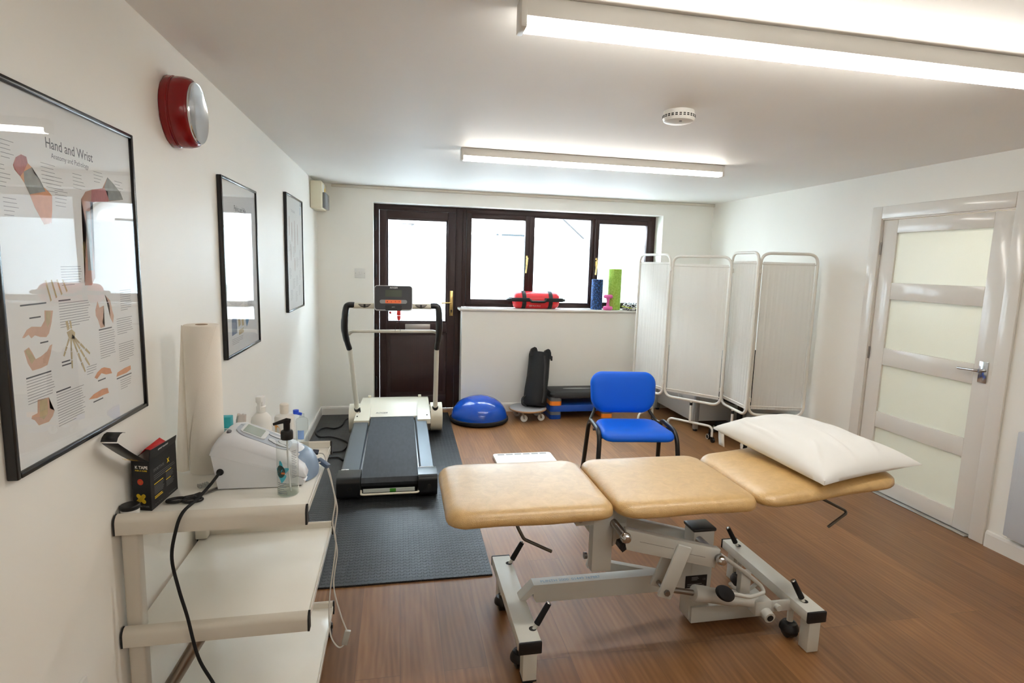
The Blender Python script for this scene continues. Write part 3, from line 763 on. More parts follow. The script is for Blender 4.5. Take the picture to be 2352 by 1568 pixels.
# mains lead of the treadmill
g = G(); g.tube([(0.62, 5.70, 0.016), (0.42, 5.78, 0.016), (0.285, 5.72, 0.016), (0.255, 5.50, 0.016), (0.200, 5.40, 0.016), (0.115, 5.43, 0.016), (0.060, 5.36, 0.016), (0.048, 5.26, 0.016), (0.100, 5.146, 0.016), (0.194, 5.136, 0.016), (0.300, 5.04, 0.016), (0.360, 4.92, 0.016), (0.335, 4.74, 0.016), (0.243, 4.702, 0.016), (0.16, 4.64, 0.016), (0.20, 4.57, 0.016), (0.308, 4.577, 0.016), (0.36, 4.50, 0.016)], 0.0055, 8, smooth=6)
o = obj('power_cable', g, BLACKR); tag(o, 'black mains cable looping over the rubber mat left of the treadmill', 'cable')

# ------------------------------------------------------------------ treatment couch
def vinyl():
    m = mat('tan_vinyl', (200, 162, 102), 0.42, spec=0.8, coat=0.55)
    m.node_tree.nodes['Principled BSDF'].inputs['Coat Roughness'].default_value = 0.30
    n = m.node_tree.nodes; L = m.node_tree.links; b = n['Principled BSDF']
    tc = n.new('ShaderNodeTexCoord')
    n1 = n.new('ShaderNodeTexNoise'); n1.inputs['Scale'].default_value = 22; n1.inputs['Detail'].default_value = 6; n1.inputs['Roughness'].default_value = 0.65; n1.inputs['Distortion'].default_value = 0.8
    vo = n.new('ShaderNodeTexVoronoi'); vo.feature = 'DISTANCE_TO_EDGE'; vo.inputs['Scale'].default_value = 150
    for q in (n1, vo): L.new(tc.outputs['Object'], q.inputs['Vector'])
    r = n.new('ShaderNodeValToRGB'); e = r.color_ramp.elements
    e[0].position = 0.30; e[0].color = lin((184, 148, 92)); e[1].position = 0.70; e[1].color = lin((204, 168, 110))
    L.new(n1.outputs['Fac'], r.inputs['Fac']); L.new(r.outputs['Color'], b.inputs['Base Color'])
    ad = n.new('ShaderNodeMath'); ad.operation = 'MULTIPLY_ADD'; ad.inputs[1].default_value = 2.2
    L.new(vo.outputs['Distance'], ad.inputs[0]); L.new(n1.outputs['Fac'], ad.inputs[2])
    bp = n.new('ShaderNodeBump'); bp.inputs['Strength'].default_value = 0.32; bp.inputs['Distance'].default_value = 0.0012
    L.new(ad.outputs[0], bp.inputs['Height']); L.new(bp.outputs['Normal'], b.inputs['Normal'])
    return m
VINYL = vinyl()
FRAME = mat('powder_coated_grey', (190, 190, 184), 0.38, spec=0.45, var=0.03, vs=20)
def cushion(x0, x1, y0, y1, z0, th, rc, M2=None, seed=0):
    """upholstered pad: flat underside, rolled edge, slight crown"""
    g = G(M2); rnd = random.Random(seed)
    ph = [rnd.random() * 6 for _ in range(4)]
    prof = [(0.035, 0.000), (0.012, 0.001), (0.003, 0.007), (0.000, 0.016), (0.001, th * 0.50), (0.006, th * 0.68), (0.016, th * 0.84), (0.032, th * 0.95), (0.055, th * 1.01), (0.090, th * 1.05), (0.14, th * 1.08), (0.20, th * 1.10)]
    rings = []
    for ins, z in prof:
        ol = rrect(x0 + ins, x1 - ins, y0 + ins, y1 - ins, max(rc - ins * 0.7, 0.03), 8)
        # resample each straight side so that it can sag a little between staples
        dense = []
        for i in range(len(ol)):
            a, b = Vector(ol[i]), Vector(ol[(i + 1) % len(ol)])
            k = max(1, int((b - a).length / 0.03))
            for j in range(k): dense.append(a.lerp(b, j / k))
        rings.append((ins, z, dense))
    m = min(len(r[2]) for r in rings)
    out = []
    for ins, z, dense in rings:
        d2 = [dense[int(i * len(dense) / m)] for i in range(m)] if len(dense) != m else dense
        e = max(0, 1 - ins / 0.06)
        out.append([(p.x, p.y, z0 + z + e * 0.0028 * (math.sin(p.x * 17 + ph[0]) + math.sin(p.y * 15 + ph[1])) * (1 if z < th * .6 else .4)) for p in d2])
    g.rings(out)
    return g
cz = 0.634
couch = thing('treatment_couch', (1.9, 2.2, 0), 'three section treatment couch padded in tan vinyl on a pale grey steel frame', 'treatment couch')
obj('padded_section', cushion(0.966, 1.622, 1.925, 2.490, cz, 0.060, 0.080, seed=1), VINYL, couch, angle=60)
obj('padded_section', cushion(1.630, 2.242, 1.925, 2.490, cz, 0.060, 0.075, seed=2), VINYL, couch, angle=60)
tilt = math.atan2(0.066, 0.62)
Mh = Matrix.Translation((2.248, 0, cz)) @ Matrix.Rotation(-tilt, 4, 'Y')
obj('padded_section', cushion(0.0, 0.655, 1.925, 2.490, 0, 0.056, 0.075, Mh, seed=3), VINYL, couch, angle=60)
# top frame under the pads
g = G()
for y_ in (2.06, 2.36): g.bar((1.46, y_, cz - 0.016), (2.20, y_, cz - 0.016), 0.03, 0.028)
for x_ in (1.50, 2.16): g.bar((x_, 2.06, cz - 0.016), (x_, 2.36, cz - 0.016), 0.03, 0.026)
obj('top_frame', g, FRAME, couch)
g = G()
for y_ in (2.08, 2.34): g.bar((1.05, y_, cz - 0.010), (1.60, y_, cz - 0.010), 0.03, 0.016)
for y_ in (2.08, 2.34): g.bar((2.27, y_, cz - 0.010 + 0.003), (2.82, y_, cz + 0.048), 0.03, 0.016)
obj('pad_rail', g, FRAME, couch)
g = G(); g.box(1.558, 1.642, 2.030, 2.080, 0.372, cz - 0.004, 0.004)
g.box(1.485, 1.70, 2.032, 2.078, cz - 0.062, cz - 0.004, 0.004)
g.prism([(1.642, 0.565), (1.70, 0.58), (1.70, 0.53), (1.645, 0.475)], lambda a, b, c: (a, c, b), 2.034, 2.076)
g.box(1.570, 1.630, 2.08, 2.34, 0.50, 0.55, 0.004); obj('column', g, FRAME, couch)
g = G(); g.cyl((1.560, 2.10, 0.408), (1.548, 2.10, 0.408), 0.014, n=16); g.cyl((1.500, 2.022, 0.600), (1.500, 2.034, 0.600), 0.010, n=14); obj('bolt', g, STEEL, couch)
# parallel arms
YA = 1.965
p0, p1 = Vector((1.655, YA, 0.548)), Vector((2.068, YA, 0.434))
g = G(); g.bar(p0, p1, 0.034, 0.082, bev=0.004); la = obj('lift_arm', g, FRAME, couch)
g = G()
for f0, f1, dz in ((0.16, 0.52, 0.004), (0.66, 0.86, -0.004)):
    g.bar(p0.lerp(p1, f0) + Vector((0, -0.0172, dz)), p0.lerp(p1, f1) + Vector((0, -0.0172, dz)), 0.0008, 0.0016)
obj('seam', g, mat('frame_seam', (120, 118, 112), 0.6), la, flat=True)
g = G(); g.bar((1.76, 2.30, 0.462), (2.165, 2.30, 0.350), 0.034, 0.046, bev=0.004); obj('lift_arm', g, FRAME, couch)
g = G(); g.bar((1.640, 2.30, 0.262), (2.07, 2.30, 0.150), 0.034, 0.046, bev=0.004); obj('lower_arm', g, FRAME, couch)
for a, yb in ((p0 + Vector((-0.012, -0.052, 0.030)), 2.10), (p1 + Vector((0.000, -0.030, 0.006)), 2.10)):
    g = G(); g.cyl((a.x, yb, a.z), a, 0.0165, n=20); obj('pivot_shaft', g, STEEL, couch)
    g = G(); g.lathe([(0, -0.021), (0.012, -0.019), (0.019, -0.010), (0.021, 0), (0.019, 0.010), (0.012, 0.018), (0, 0.02)], a + Vector((0, -0.010, 0)), 22, 'y'); obj('dome_nut', g, CHROME, couch)
g = G(); g.prism([(1.640, 0.530), (1.660, 0.536), (1.668, 0.506), (1.652, 0.494), (1.636, 0.512)], lambda a, b, c: (a, c, b), 1.948, 1.986); obj('end_stop', g, BLACK, couch)
q0, q1 = Vector((1.912, YA - 0.026, 0.506)), Vector((1.838, YA - 0.020, 0.290))
g = G(); g.bar(q0, q1, 0.014, 0.060, up=(1, 0, 0), bev=0.003); obj('strut', g, FRAME, couch)
g = G(); g.bar(q0 + Vector((-0.01, 0.075, -0.03)), q1 + Vector((0.0, 0.075, 0.005)), 0.014, 0.056, up=(1, 0, 0), bev=0.003); obj('strut', g, FRAME, couch)
g = G(); bc_ = q1 + Vector((0.006, 0, 0.026)); g.cyl(bc_ + Vector((0, -0.008, 0)), bc_ + Vector((0, -0.020, 0)), 0.012, n=6); g.cyl(bc_ + Vector((0, -0.008, 0)), bc_ + Vector((0, 0.10, 0)), 0.009, n=12); obj('bolt', g, STEEL, couch)
# base beam, pillar, foot box
g = G(); g.prism([(1.352, 0.262), (2.12, 0.262), (2.12, 0.182), (1.366, 0.182), (1.352, 0.205)], lambda a, b, c: (a, c, b), 2.150, 2.205)
g.prism([(1.352, 0.262), (1.352, 0.225), (1.318, 0.195), (1.290, 0.196), (1.295, 0.205)], lambda a, b, c: (a, c, b), 2.150, 2.205); bm_ = obj('base_beam', g, FRAME, couch)
lettering('PLINTH 2000  01449 767887', (1.385, 2.166, 0.2626), (1, 0, 0), (0, 1, 0), 0.026, mat('blue_ink', (120, 150, 178), 0.5), bm_, bold=0.008, sx=0.86)
g = G(); g.box(2.072, 2.172, 2.148, 2.232, 0.035, 0.450, 0.004)
g.prism([(2.000, 0.262), (2.072, 0.345), (2.072, 0.182), (2.0, 0.182)], lambda a, b, c: (a, c, b), 2.149, 2.206); pil = obj('pillar', g, FRAME, couch)
obj('pillar_cap', G().box(2.066, 2.178, 2.142, 2.238, 0.450, 0.466, 0.006), BLACK, pil)
pl = obj('rating_plate', G().box(2.046, 2.150, 2.1462, 2.1478, 0.188, 0.246), BLACK, pil)
lettering('CE', (2.128, 2.1458, 0.222), (1, 0, 0), (0, 0, 1), 0.013, INKG, pl)
for k_, (w_, z_) in enumerate(((0.03, 0.236), (0.035, 0.230), (0.028, 0.224), (0.07, 0.204), (0.08, 0.196))):
    g = G(); x_ = 2.075 if k_ < 3 else 2.056; g.box(x_, x_ + w_, 2.1456, 2.146, z_, z_ + 0.003); obj('lettering', g, INKG, pl)
g = G(); g.box(2.080, 2.470, 2.135, 2.245, 0.022, 0.098, 0.004); obj('foot_box', g, FRAME, couch)
# crossbars with square feet, castors and brake pedals
WHITEF = mat('powder_coated_white', (206, 206, 198), 0.36, spec=0.45, var=0.02, vs=20)
for side, xc in ((-1, 1.278), (1, 2.503)):
    g = G(); g.box(xc - 0.0425, xc + 0.0425, 1.888, 2.522, 0.155, 0.200, 0.003); cb = obj('crossbar', g, WHITEF, couch)
    for yy in ((1.878, 1.889), (2.521, 2.532)): obj('end_cap', G().box(xc - 0.0445, xc + 0.0445, yy[0], yy[1], 0.152, 0.201, 0.004), BLACK, cb)
    for yf in (1.932, 2.486):
        xf = xc + (0.006 if side < 0 else 0.016)
        lev = side < 0 and yf < 2.2
        lg = obj('foot', G().box(xf - 0.027, xf + 0.027, yf - 0.027, yf + 0.027, 0.024 if lev else 0.0006, 0.156, 0.002), WHITEF, couch)
        g = G()
        if lev: g.box(xf - 0.028, xf + 0.028, yf - 0.028, yf + 0.028, 0.018, 0.025, 0.002); g.cyl((xf, yf, 0.019), (xf, yf, 0.010), 0.010); g.lathe([(0.020, 0.0005), (0.022, 0.006), (0.012, 0.012)], (xf, yf, 0), 20); obj('levelling_foot', g, BLACKR, lg)
        yc = yf + (0.085 if yf < 2.2 else -0.085); xk = xc - 0.015 * side - (0.022 if side < 0 else 0.0)
        g = G(); g.cyl((xk, yc, 0.156), (xk, yc, 0.075), 0.013, n=14); cs = obj('castor_stem', g, WHITEF, couch)
        g = G(); g.lathe([(0.006, -0.024), (0.026, -0.024), (0.036, -0.019), (0.037, 0), (0.036, 0.019), (0.026, 0.024), (0.006, 0.024)], (xk, yc, 0.0375), 26, 'x')
        g.lathe([(0.0, 0.032), (0.030, 0.026), (0.040, 0.008), (0.041, -0.004), (0.038, -0.004), (0.02, 0.012)], (xk, yc, 0.042), 24); obj('castor', g, BLACK, cs)
        # brake lever
        yl = yf + (0.028 if yf < 2.2 else -0.036)
        dx = 1 if side < 0 else -1
        a = Vector((xc + 0.026 * dx if side < 0 else xc + 0.000, yl, 0.190)); b = a + Vector((0.062 * dx if side < 0 else -0.062, 0.004, 0.108))
        g = G(); g.cyl(a, a.lerp(b, 0.45), 0.008, n=12); bl = obj('brake_lever', g, WHITEF, couch)
        g = G(); g.cyl(a.lerp(b, 0.26), b, 0.0125, 0.011, 16); obj('lever_grip', g, BLACKR, bl)
        g = G(); g.cyl(b, b + (b - a).normalized() * 0.004, 0.0085, 0.005, 14); obj('lever_tip', g, CHROME, bl)
        g = G(); g.lathe([(0.0, 0.0004), (0.015, 0.0004), (0.015, 0.0010)], (a.x, a.y, 0.200), 18); obj('lever_slot', g, DARKGAP, cb)
# hydraulic pump
YP = 2.015
c0, c1 = Vector((2.006, YP, 0.252)), Vector((2.318, YP, 0.180))
g = G(); g.cyl((1.862, YP, 0.285), c0, 0.012, n=16); obj('piston_rod', g, STEEL, couch)
g = G(); d_ = (c1 - c0).normalized(); g.lathe([(0.018, 0.0), (0.032, 0.004), (0.034, 0.012), (0.034, 0.07), (0.032, 0.073), (0.032, 0.20), (0.027, 0.215), (0.025, 0.31), (0.0, 0.315)], c0, 28, R=d_.to_track_quat('Z', 'Y').to_matrix()); pump_ = obj('hydraulic_pump', g, FRAME, couch)
g = G(); g.box(2.285, 2.365, YP - 0.035, YP + 0.035, 0.136, 0.204, 0.010); g.cyl((2.335, YP - 0.033, 0.152), (2.335, YP - 0.066, 0.146), 0.024, n=22); g.cyl((2.395, YP - 0.02, 0.168), (2.395, YP - 0.042, 0.168), 0.013, n=16); g.box(2.36, 2.475, YP - 0.022, YP - 0.010, 0.140, 0.190, 0.004); obj('valve_block', g, FRAME, pump_)
g = G(); g.cyl((2.335, YP - 0.0665, 0.146), (2.335, YP - 0.0695, 0.1455), 0.014, n=18); obj('valve_port', g, DARKGAP, pump_)
# pedal linkage
g = G(); g.tube(fillet([(2.082, 1.960, 0.446), (2.235, 2.0, 0.332), (2.318, 2.0, 0.262), (2.324, 1.985, 0.242), (2.240, 1.965, 0.240), (2.19, 1.955, 0.260), (2.11, 1.945, 0.285)], 0.022), 0.0085, 10); lk = obj('pedal_bar', g, FRAME, couch)
g = G(); g.tube(fillet([(2.318, 2.03, 0.258), (2.29, 2.04, 0.225), (2.215, 2.04, 0.238), (2.195, 2.04, 0.262)], 0.015), 0.0085, 10); obj('pedal_bar', g, FRAME, couch)
g = G(); g.box(2.222, 2.270, 2.006, 2.036, 0.228, 0.326, 0.003); obj('bracket', g, FRAME, couch)
Rp = Euler((0, math.radians(28), 0)).to_matrix()
g = G(); g.lathe([(0, -0.012), (0.7, -0.012), (0.95, -0.006), (1.0, 0.002), (0.9, 0.010), (0.6, 0.014), (0, 0.015)], (2.104, 1.936, 0.288), 30, rx=0.048, ry=0.030, R=Rp @ Euler((math.radians(62), 0, 0)).to_matrix()); obj('foot_pedal', g, BLACKR, lk)
# adjusting handles under the pads
GUN = mat('gunmetal_rod', (96, 92, 86), 0.32, 0.9)
g = G(); g.tube(fillet([(1.236, 2.02, 0.638), (1.238, 2.0, 0.606), (1.264, 1.99, 0.556), (1.374, 1.985, 0.500)], 0.008), 0.0065, 10); obj('adjusting_handle', g, GUN, couch)
g = G(); g.tube(fillet([(2.52, 2.06, 0.668), (2.59, 2.00, 0.632), (2.680, 1.985, 0.588), (2.676, 1.975, 0.580), (2.585, 1.965, 0.530)], 0.010), 0.0062, 10); obj('adjusting_handle', g, GUN, couch)

# ------------------------------------------------------------------ pillow
def pillow():
    NL, NR, FL, FR = Vector((2.490, 1.905, 0.752)), Vector((2.988, 1.932, 0.800)), Vector((2.405, 2.600, 0.782)), Vector((2.80, 2.585, 0.832))
    N = 64
    g = G()
    def surf(sgn):
        grid = []
        for i in range(N + 1):
            v_ = i / N; row = []
            for j in range(N + 1):
                u = j / N
                a, b = 2 * u - 1, 2 * v_ - 1
                uu = 0.5 + a / 2 * (1 - 0.040 * (1 - b ** 2)); vv = 0.5 + b / 2 * (1 - 0.045 * (1 - a ** 2))
                p = NL.lerp(NR, uu).lerp(FL.lerp(FR, uu), vv)
                e = ((1 - abs(a) ** 3.2) * (1 - abs(b) ** 3.2)) ** 0.55
                hem = 0.010 * (1 - 0.85 * u) * (1 - 0.5 * v_)
                fold = lambda cx, cy, ang, ln, wd, h: h * math.exp(-(((a - cx) * math.cos(ang) + (b - cy) * math.sin(ang)) / ln) ** 2) * math.exp(-((-(a - cx) * math.sin(ang) + (b - cy) * math.cos(ang)) / wd) ** 2)
                wr = (fold(-0.72, -0.70, 0.75, 0.34, 0.045, 0.016) + fold(-0.10, -0.55, 1.25, 0.42, 0.05, 0.012) - fold(0.05, -0.50, 1.2, 0.40, 0.06, 0.009) + fold(0.42, -0.72, 1.0, 0.22, 0.05, 0.012)
                      + fold(-0.75, 0.25, 1.45, 0.5, 0.04, 0.007) + fold(-0.55, 0.72, 0.4, 0.3, 0.06, 0.009) + fold(0.70, 0.1, 1.4, 0.4, 0.05, 0.007)
                      + 0.0035 * math.sin(9 * a + 5 * b) * math.sin(6 * b - 3 * a))
                if sgn > 0: p = p + Vector((0, 0, hem)) + Vector((-0.004, 0.0, 0.084)) * e + Vector((0, 0, 1)) * (e ** 0.5) * wr
                else:
                    p = p - Vector((0, 0, hem)) - Vector((0, 0, 0.034)) * e
                    top = cz + 0.064 + max(0, (p.x - 2.25)) * 0.1065
                    if p.y < 2.52 and p.z < top + 0.003: p.z = top + 0.003
                row.append(g.v(p))
            grid.append(row)
        return grid
    T, B2 = surf(1), surf(-1)
    for Q in (T, B2):
        for i in range(N):
            for j in range(N): g.face([Q[i][j], Q[i][j + 1], Q[i + 1][j + 1], Q[i + 1][j]])
    rim = lambda Q: [Q[0][j] for j in range(N)] + [Q[i][N] for i in range(N)] + [Q[N][j] for j in range(N, 0, -1)] + [Q[i][0] for i in range(N, 0, -1)]
    ra, rb = rim(T), rim(B2)
    for k in range(len(ra)): g.face([ra[k], ra[(k + 1) % len(ra)], rb[(k + 1) % len(rb)], rb[k]])
    return g
COTTON = mat('white_cotton', (226, 226, 223), 0.8, spec=0.2, bump=0.12, bs=22, sheen=0.15)
pw = obj('pillow', pillow(), COTTON, angle=55)
tag(pw, 'plump white pillow lying on the raised head end of the couch', 'pillow')
g = G(); g.sheet([[(2.420 + 0.002 * k, 2.575 - 0.05 * j, 0.772 - 0.020 * k + 0.0006 * k * k) for k in range(5)] for j in (0, 1)])
obj('pillow_tag', g, COTTON, pw, solid=0.002, label='white tab hanging from the pillow corner')
# narrow white tray on the floor behind the couch
t = thing('plastic_tray', (1.81, 4.32, 0), 'low white slotted plastic tray on the floor behind the couch', 'tray')
g = G(); g.prism(rrect(1.562, 2.056, 4.16, 4.49, 0.03), lambda a, b, c: (a, b, c), 0.0005, 0.026); obj('tray_body', g, WHITEP, t)
g = G()
for k in range(6): g.box(1.60 + k * 0.072, 1.655 + k * 0.072, 4.45, 4.468, 0.0262, 0.0275)
obj('slot', g, mat('slot_grey', (150, 152, 152), 0.6), t)
# ------------------------------------------------------------------ blue visitor chair
BLUEV = mat('blue_vinyl', (0, 92, 214), 0.42, spec=0.3, bump=0.10, bs=260)
CHM = Matrix.Translation((2.455, 3.735, 0)) @ Matrix.Rotation(math.radians(-7), 4, 'Z')
t = thing('visitor_chair', (2.475, 3.735, 0), 'blue vinyl padded chair with black tube frame between couch and folding screen', 'chair')
def softpad(ol_fn, th, up_fn, M2):
    g = G(M2); rs = []
    for ins, z in ((0.02, 0), (0.004, 0.004), (0.0, 0.012), (0.002, th * .55), (0.010, th * .8), (0.024, th * .95), (0.05, th * 1.03), (0.09, th * 1.08), (0.14, th * 1.1)):
        rs.append([up_fn(a, b, z) for a, b in ol_fn(ins)])
    g.rings(rs); return g
def seat_ol(i):
    return [(a * (1.0 - 0.14 * (b + 0.22) / 0.44), b) for a, b in rrect(-0.266 + i, 0.266 - i, -0.225 + i, 0.215 - i, 0.085 - i * .4, 8)]
obj('seat', softpad(seat_ol, 0.050, lambda a, b, z: (a, b, 0.415 + z + 0.020 * max(0, -b) - 0.5 * max(0, -b - 0.14) ** 1.0 * 0.35), CHM), BLUEV, t, angle=60)
MB_ = CHM @ Matrix.Translation((0, 0.285, 0.505)) @ Matrix.Rotation(math.radians(-9), 4, 'X')
def back_ol(i):
    return [(a * (0.93 + 0.07 * min(1, b / 0.12)), b - 0.018 * (1 - (a / 0.25) ** 2) * (1 if b < 0.05 else 0)) for a, b in rrect(-0.256 + i, 0.256 - i, -0.008 + i, 0.298 - i, 0.092 - i * .4, 8)]
obj('backrest', softpad(back_ol, 0.045, lambda a, b, z: (a, -z + 0.16 * a * a * -1.0 + 0.0, b), MB_), BLUEV, t, angle=60)
MK = mat('black_chair_frame', (18, 18, 19), 0.34, spec=0.5)
g = G(MB_); g.prism([(a * 0.97, b) for a, b in back_ol(0.004)], lambda a, b, c: (a, c - 0.16 * a * a, b), 0.001, 0.012); obj('back_shell', g, BLACK, t)
for s_ in (-1, 1):
    g = G(CHM); x_ = 0.274 * s_
    arch = fillet([(x_ + 0.024 * s_, 0.255, 0.0), (x_, 0.185, 0.468), (x_, -0.165, 0.462), (x_ + 0.024 * s_, -0.235, 0.0)], 0.10, 8)
    g.tube(arch, 0.0165, 12, flat=1.0, up=None); obj('side_frame', g, MK, t)
    g = G(CHM); g.tube(fillet([(x_ - 0.002 * s_, 0.150, 0.445), (x_ - 0.012 * s_, 0.235, 0.43), (0.205 * s_, 0.300, 0.52), (0.20 * s_, 0.315, 0.66)], 0.04), 0.012, 10); obj('back_upright', g, MK, t)
g = G(CHM)
for y_ in (0.10, -0.10): g.tube([(-0.262, y_, 0.405), (0.262, y_, 0.405)], 0.010, 10)
obj('crossbar', g, MK, t)

# ------------------------------------------------------------------ folding screen
WT = mat('white_enamel_tube', (226, 223, 215), 0.3, spec=0.5)
CURT = translucent('screen_curtain', (234, 231, 225), 0.36, bump=0.25, bs=260)
scr = thing('folding_screen', (3.6, 4.8, 0), 'four panel white fabric folding screen on castors in front of the right corner', 'folding screen')
ZB, ZT, TR = 0.365, 1.735, 0.0125
def panel(a, b, foot_rot=0.0, flen=0.44, zt=ZT, zb=ZB, leg=True):
    a, b = Vector(a + (0,)), Vector(b + (0,)); d = (b - a); L = d.length; d.normalize(); n = Vector((-d.y, d.x, 0)); up = Vector((0, 0, 1))
    P = lambda u, z, o=0.0: tuple(a + d * u + n * o + up * z)
    pts = fillet([P(0, zb), P(L, zb), P(L, zt), P(0, zt)], 0.085, 8, closed=True)
    g = G(); g.tube(pts, TR, 12, closed=True); fr = obj('panel_frame', g, WT, scr)
    g = G()
    for z in (zb + 0.075, zt - 0.090):
        g = G(); g.tube([P(0.004, z), P(L - 0.004, z)], 0.005, 8); obj('curtain_rod', g, WT, fr)
    N = 140; zs = [zb + 0.050, zb + 0.075, zb + 0.10, zb + 0.16, (zb + zt) / 2, zt - 0.17, zt - 0.115, zt - 0.090, zt - 0.072]
    g = G(); grid = []
    for z in zs:
        row = []
        hem = z < zb + 0.11 or z > zt - 0.12
        for i in range(N + 1):
            u = 0.020 + (L - 0.040) * i / N
            k = i / N * 2 * PI
            w_ = (0.0008 * math.sin(k * 11 + 1.5 * math.sin(k * 2)) + 0.0004 * math.sin(k * 19 + z)) * (0.7 if hem else 1.0 + 0.4 * math.sin(k * 1.3))
            if hem: w_ += 0.0007 * math.sin(k * 46)
            row.append(P(u, z, w_))
        grid.append(row)
    g.sheet(grid); obj('curtain', g, CURT, scr)
    # inverted-U foot on a short post under the bottom rail
    R = Matrix.Rotation(foot_rot, 3, 'Z'); fd = R @ d; m_ = a + d * (L / 2)
    g = G(); g.cyl(m_ + up * (zb - 0.005), m_ + up * 0.160, 0.011, n=12); ft = obj('foot_post', g, WT, scr)
    g = G(); g.cyl(m_ + up * (zb - 0.018), m_ + up * (zb - 0.045), 0.0135, n=12); obj('post_collar', g, BLACK, ft)
    e0, e1 = m_ - fd * flen / 2, m_ + fd * flen / 2
    g = G(); g.tube(fillet([e0 + up * 0.055, e0 + up * 0.155, e1 + up * 0.155, e1 + up * 0.055], 0.06, 8), 0.011, 12); ft2 = obj('foot', g, WT, scr)
    for e in (e0, e1):
        g = G(); g.lathe([(0.004, -0.013), (0.020, -0.013), (0.0245, -0.008), (0.0245, 0.008), (0.020, 0.013), (0.004, 0.013)], (e.x + 0.012, e.y, 0.025), 20, 'x'); g.box(e.x - 0.012, e.x + 0.014, e.y - 0.010, e.y + 0.010, 0.030, 0.060, 0.004); obj('castor', g, BLACK, ft2)
    return P, L
# hinge line positions on the floor, left to right
J = [(3.225, 5.500), (3.335, 5.045), (3.700, 4.620), (3.765, 4.700), (3.722, 4.255), (3.752, 4.300), (4.215, 4.165)]
panel(J[0], J[1], foot_rot=math.radians(122), flen=0.42)
panel((3.352, 5.030), (3.694, 4.600), zt=1.720)
panel((3.768, 4.705), (3.732, 4.262), zt=1.757, flen=0.40)
panel((3.768, 4.285), (4.218, 4.172), zt=1.752, flen=0.40)
for x_, y_ in ((3.343, 5.038), (3.731, 4.652), (3.752, 4.272)):
    g = G()
    for z in (0.50, 1.60): g.box(x_ - 0.016, x_ + 0.016, y_ - 0.016, y_ + 0.016, z - 0.02, z + 0.02, 0.004)
    obj('hinge_clip', g, WT, scr)

# ------------------------------------------------------------------ behind the screen
LG = mat('light_grey_laminate', (196, 197, 196), 0.45)
t = thing('desk', (3.95, 5.3, 0), 'light grey desk end with a modesty panel standing behind the folding screen', 'desk')
obj('desk_top', G().box(3.64, 4.25, 4.985, 5.915, 0.715, 0.740, 0.004), LG, t)
obj('side_panel', G().box(3.695, 3.715, 5.06, 5.90, 0.085, 0.714, 0.002), LG, t)
obj('end_panel', G().box(3.70, 4.245, 5.020, 5.042, 0.10, 0.714, 0.002), LG, t)
for y_ in (5.03, 5.88):
    lg = obj('leg', G().box(3.685, 3.730, y_ - 0.02, y_ + 0.02, 0.018, 0.714, 0.003), mat('silver_leg', (172, 174, 176), 0.35, 0.5), t)
    g = G(); g.cyl((3.7075, y_, 0.0005), (3.7075, y_, 0.020), 0.022); obj('glide', g, BLACK, lg)
g = G(); g.tube([(3.690, 5.40, 0.60), (3.689, 5.42, 0.40), (3.688, 5.36, 0.26), (3.689, 5.31, 0.34), (3.690, 5.32, 0.60)], 0.0035, 6, smooth=6); o = obj('desk_cable', g, mat('pale_cable', (205, 205, 202), 0.5)); tag(o, 'thin pale cable loop hanging against the desk panel behind the screen', 'cable')
t = thing('office_chair', (3.96, 4.60, 0), 'black office chair with castors tucked behind the folding screen', 'office chair')
oc = Vector((3.985, 4.72, 0))
g = G(); g.cyl(oc + Vector((0, 0, 0.06)), oc + Vector((0, 0, 0.38)), 0.026); obj('gas_column', g, BLACK, t)
for k in range(5):
    a = 2 * PI * k / 5 + 3.05
    e = oc + Vector((0.29 * math.cos(a), 0.29 * math.sin(a), 0))
    g = G(); g.tube([oc + Vector((0, 0, 0.105)), oc.lerp(e, 0.5) + Vector((0, 0, 0.105)), e + Vector((0, 0, 0.078))], [0.03, 0.024, 0.018], 10); lg = obj('leg', g, BLACK, t)
    g = G(); g.lathe([(0.004, -0.020), (0.024, -0.020), (0.028, -0.012), (0.028, 0.012), (0.024, 0.020), (0.004, 0.020)], (e.x, e.y, 0.0285), 20, 'x'); g.cyl((e.x, e.y, 0.05), (e.x, e.y, 0.08), 0.008, n=10); cs = obj('castor', g, BLACK, lg)
    g = G()
    for s_ in (-1, 1): g.tube([(e.x + s_ * 0.0203, e.y + 0.022 * math.cos(q * PI / 8), 0.0285 + 0.022 * math.sin(q * PI / 8)) for q in range(16)], 0.0022, 6, closed=True)
    obj('wheel_rim', g, INKW, cs)
g = G(); g.rings([[(oc.x + 0.0 + a, oc.y + b, z) for a, b in rrect(-0.20 + i, 0.20 - i, -0.21 + i, 0.21 - i, 0.07)] for i, z in ((0.03, 0.375), (0, 0.39), (0, 0.43), (0.02, 0.452), (0.08, 0.46))]); obj('seat', g, mat('black_fabric', (22, 22, 24), 0.9, spec=0.2), t)
g = G(); grid = []
for i in range(11):
    q = -1 + 2 * i / 10; row = []
    for j in range(9):
        z = 0.44 + 0.40 * j / 8
        row.append((oc.x + 0.225 - 0.04 * q * q + 0.02 * math.sin(j / 8 * PI), oc.y + q * 0.19 * (0.8 + 0.2 * math.sin(j / 8 * PI)), z))
    grid.append(row)
g.sheet(grid); obj('backrest', g, MATS['black_fabric'], t, solid=0.03)
t = thing('black_bin', (4.17, 4.30, 0), 'black curved plastic crate leaning by the wall behind the screen edge', 'crate')
g = G(); rs = []
for z, w_, dp in ((0.0005, 0.085, 0.10), (0.16, 0.095, 0.115), (0.31, 0.10, 0.125), (0.32, 0.103, 0.128)):
    rs.append([(4.160 + a - 0.012 * (1 - z / 0.32) , 4.335 + b, z) for a, b in rrect(-w_, w_, -dp, dp, 0.05)])
g.rings(rs); obj('crate_body', g, BLACK, t)

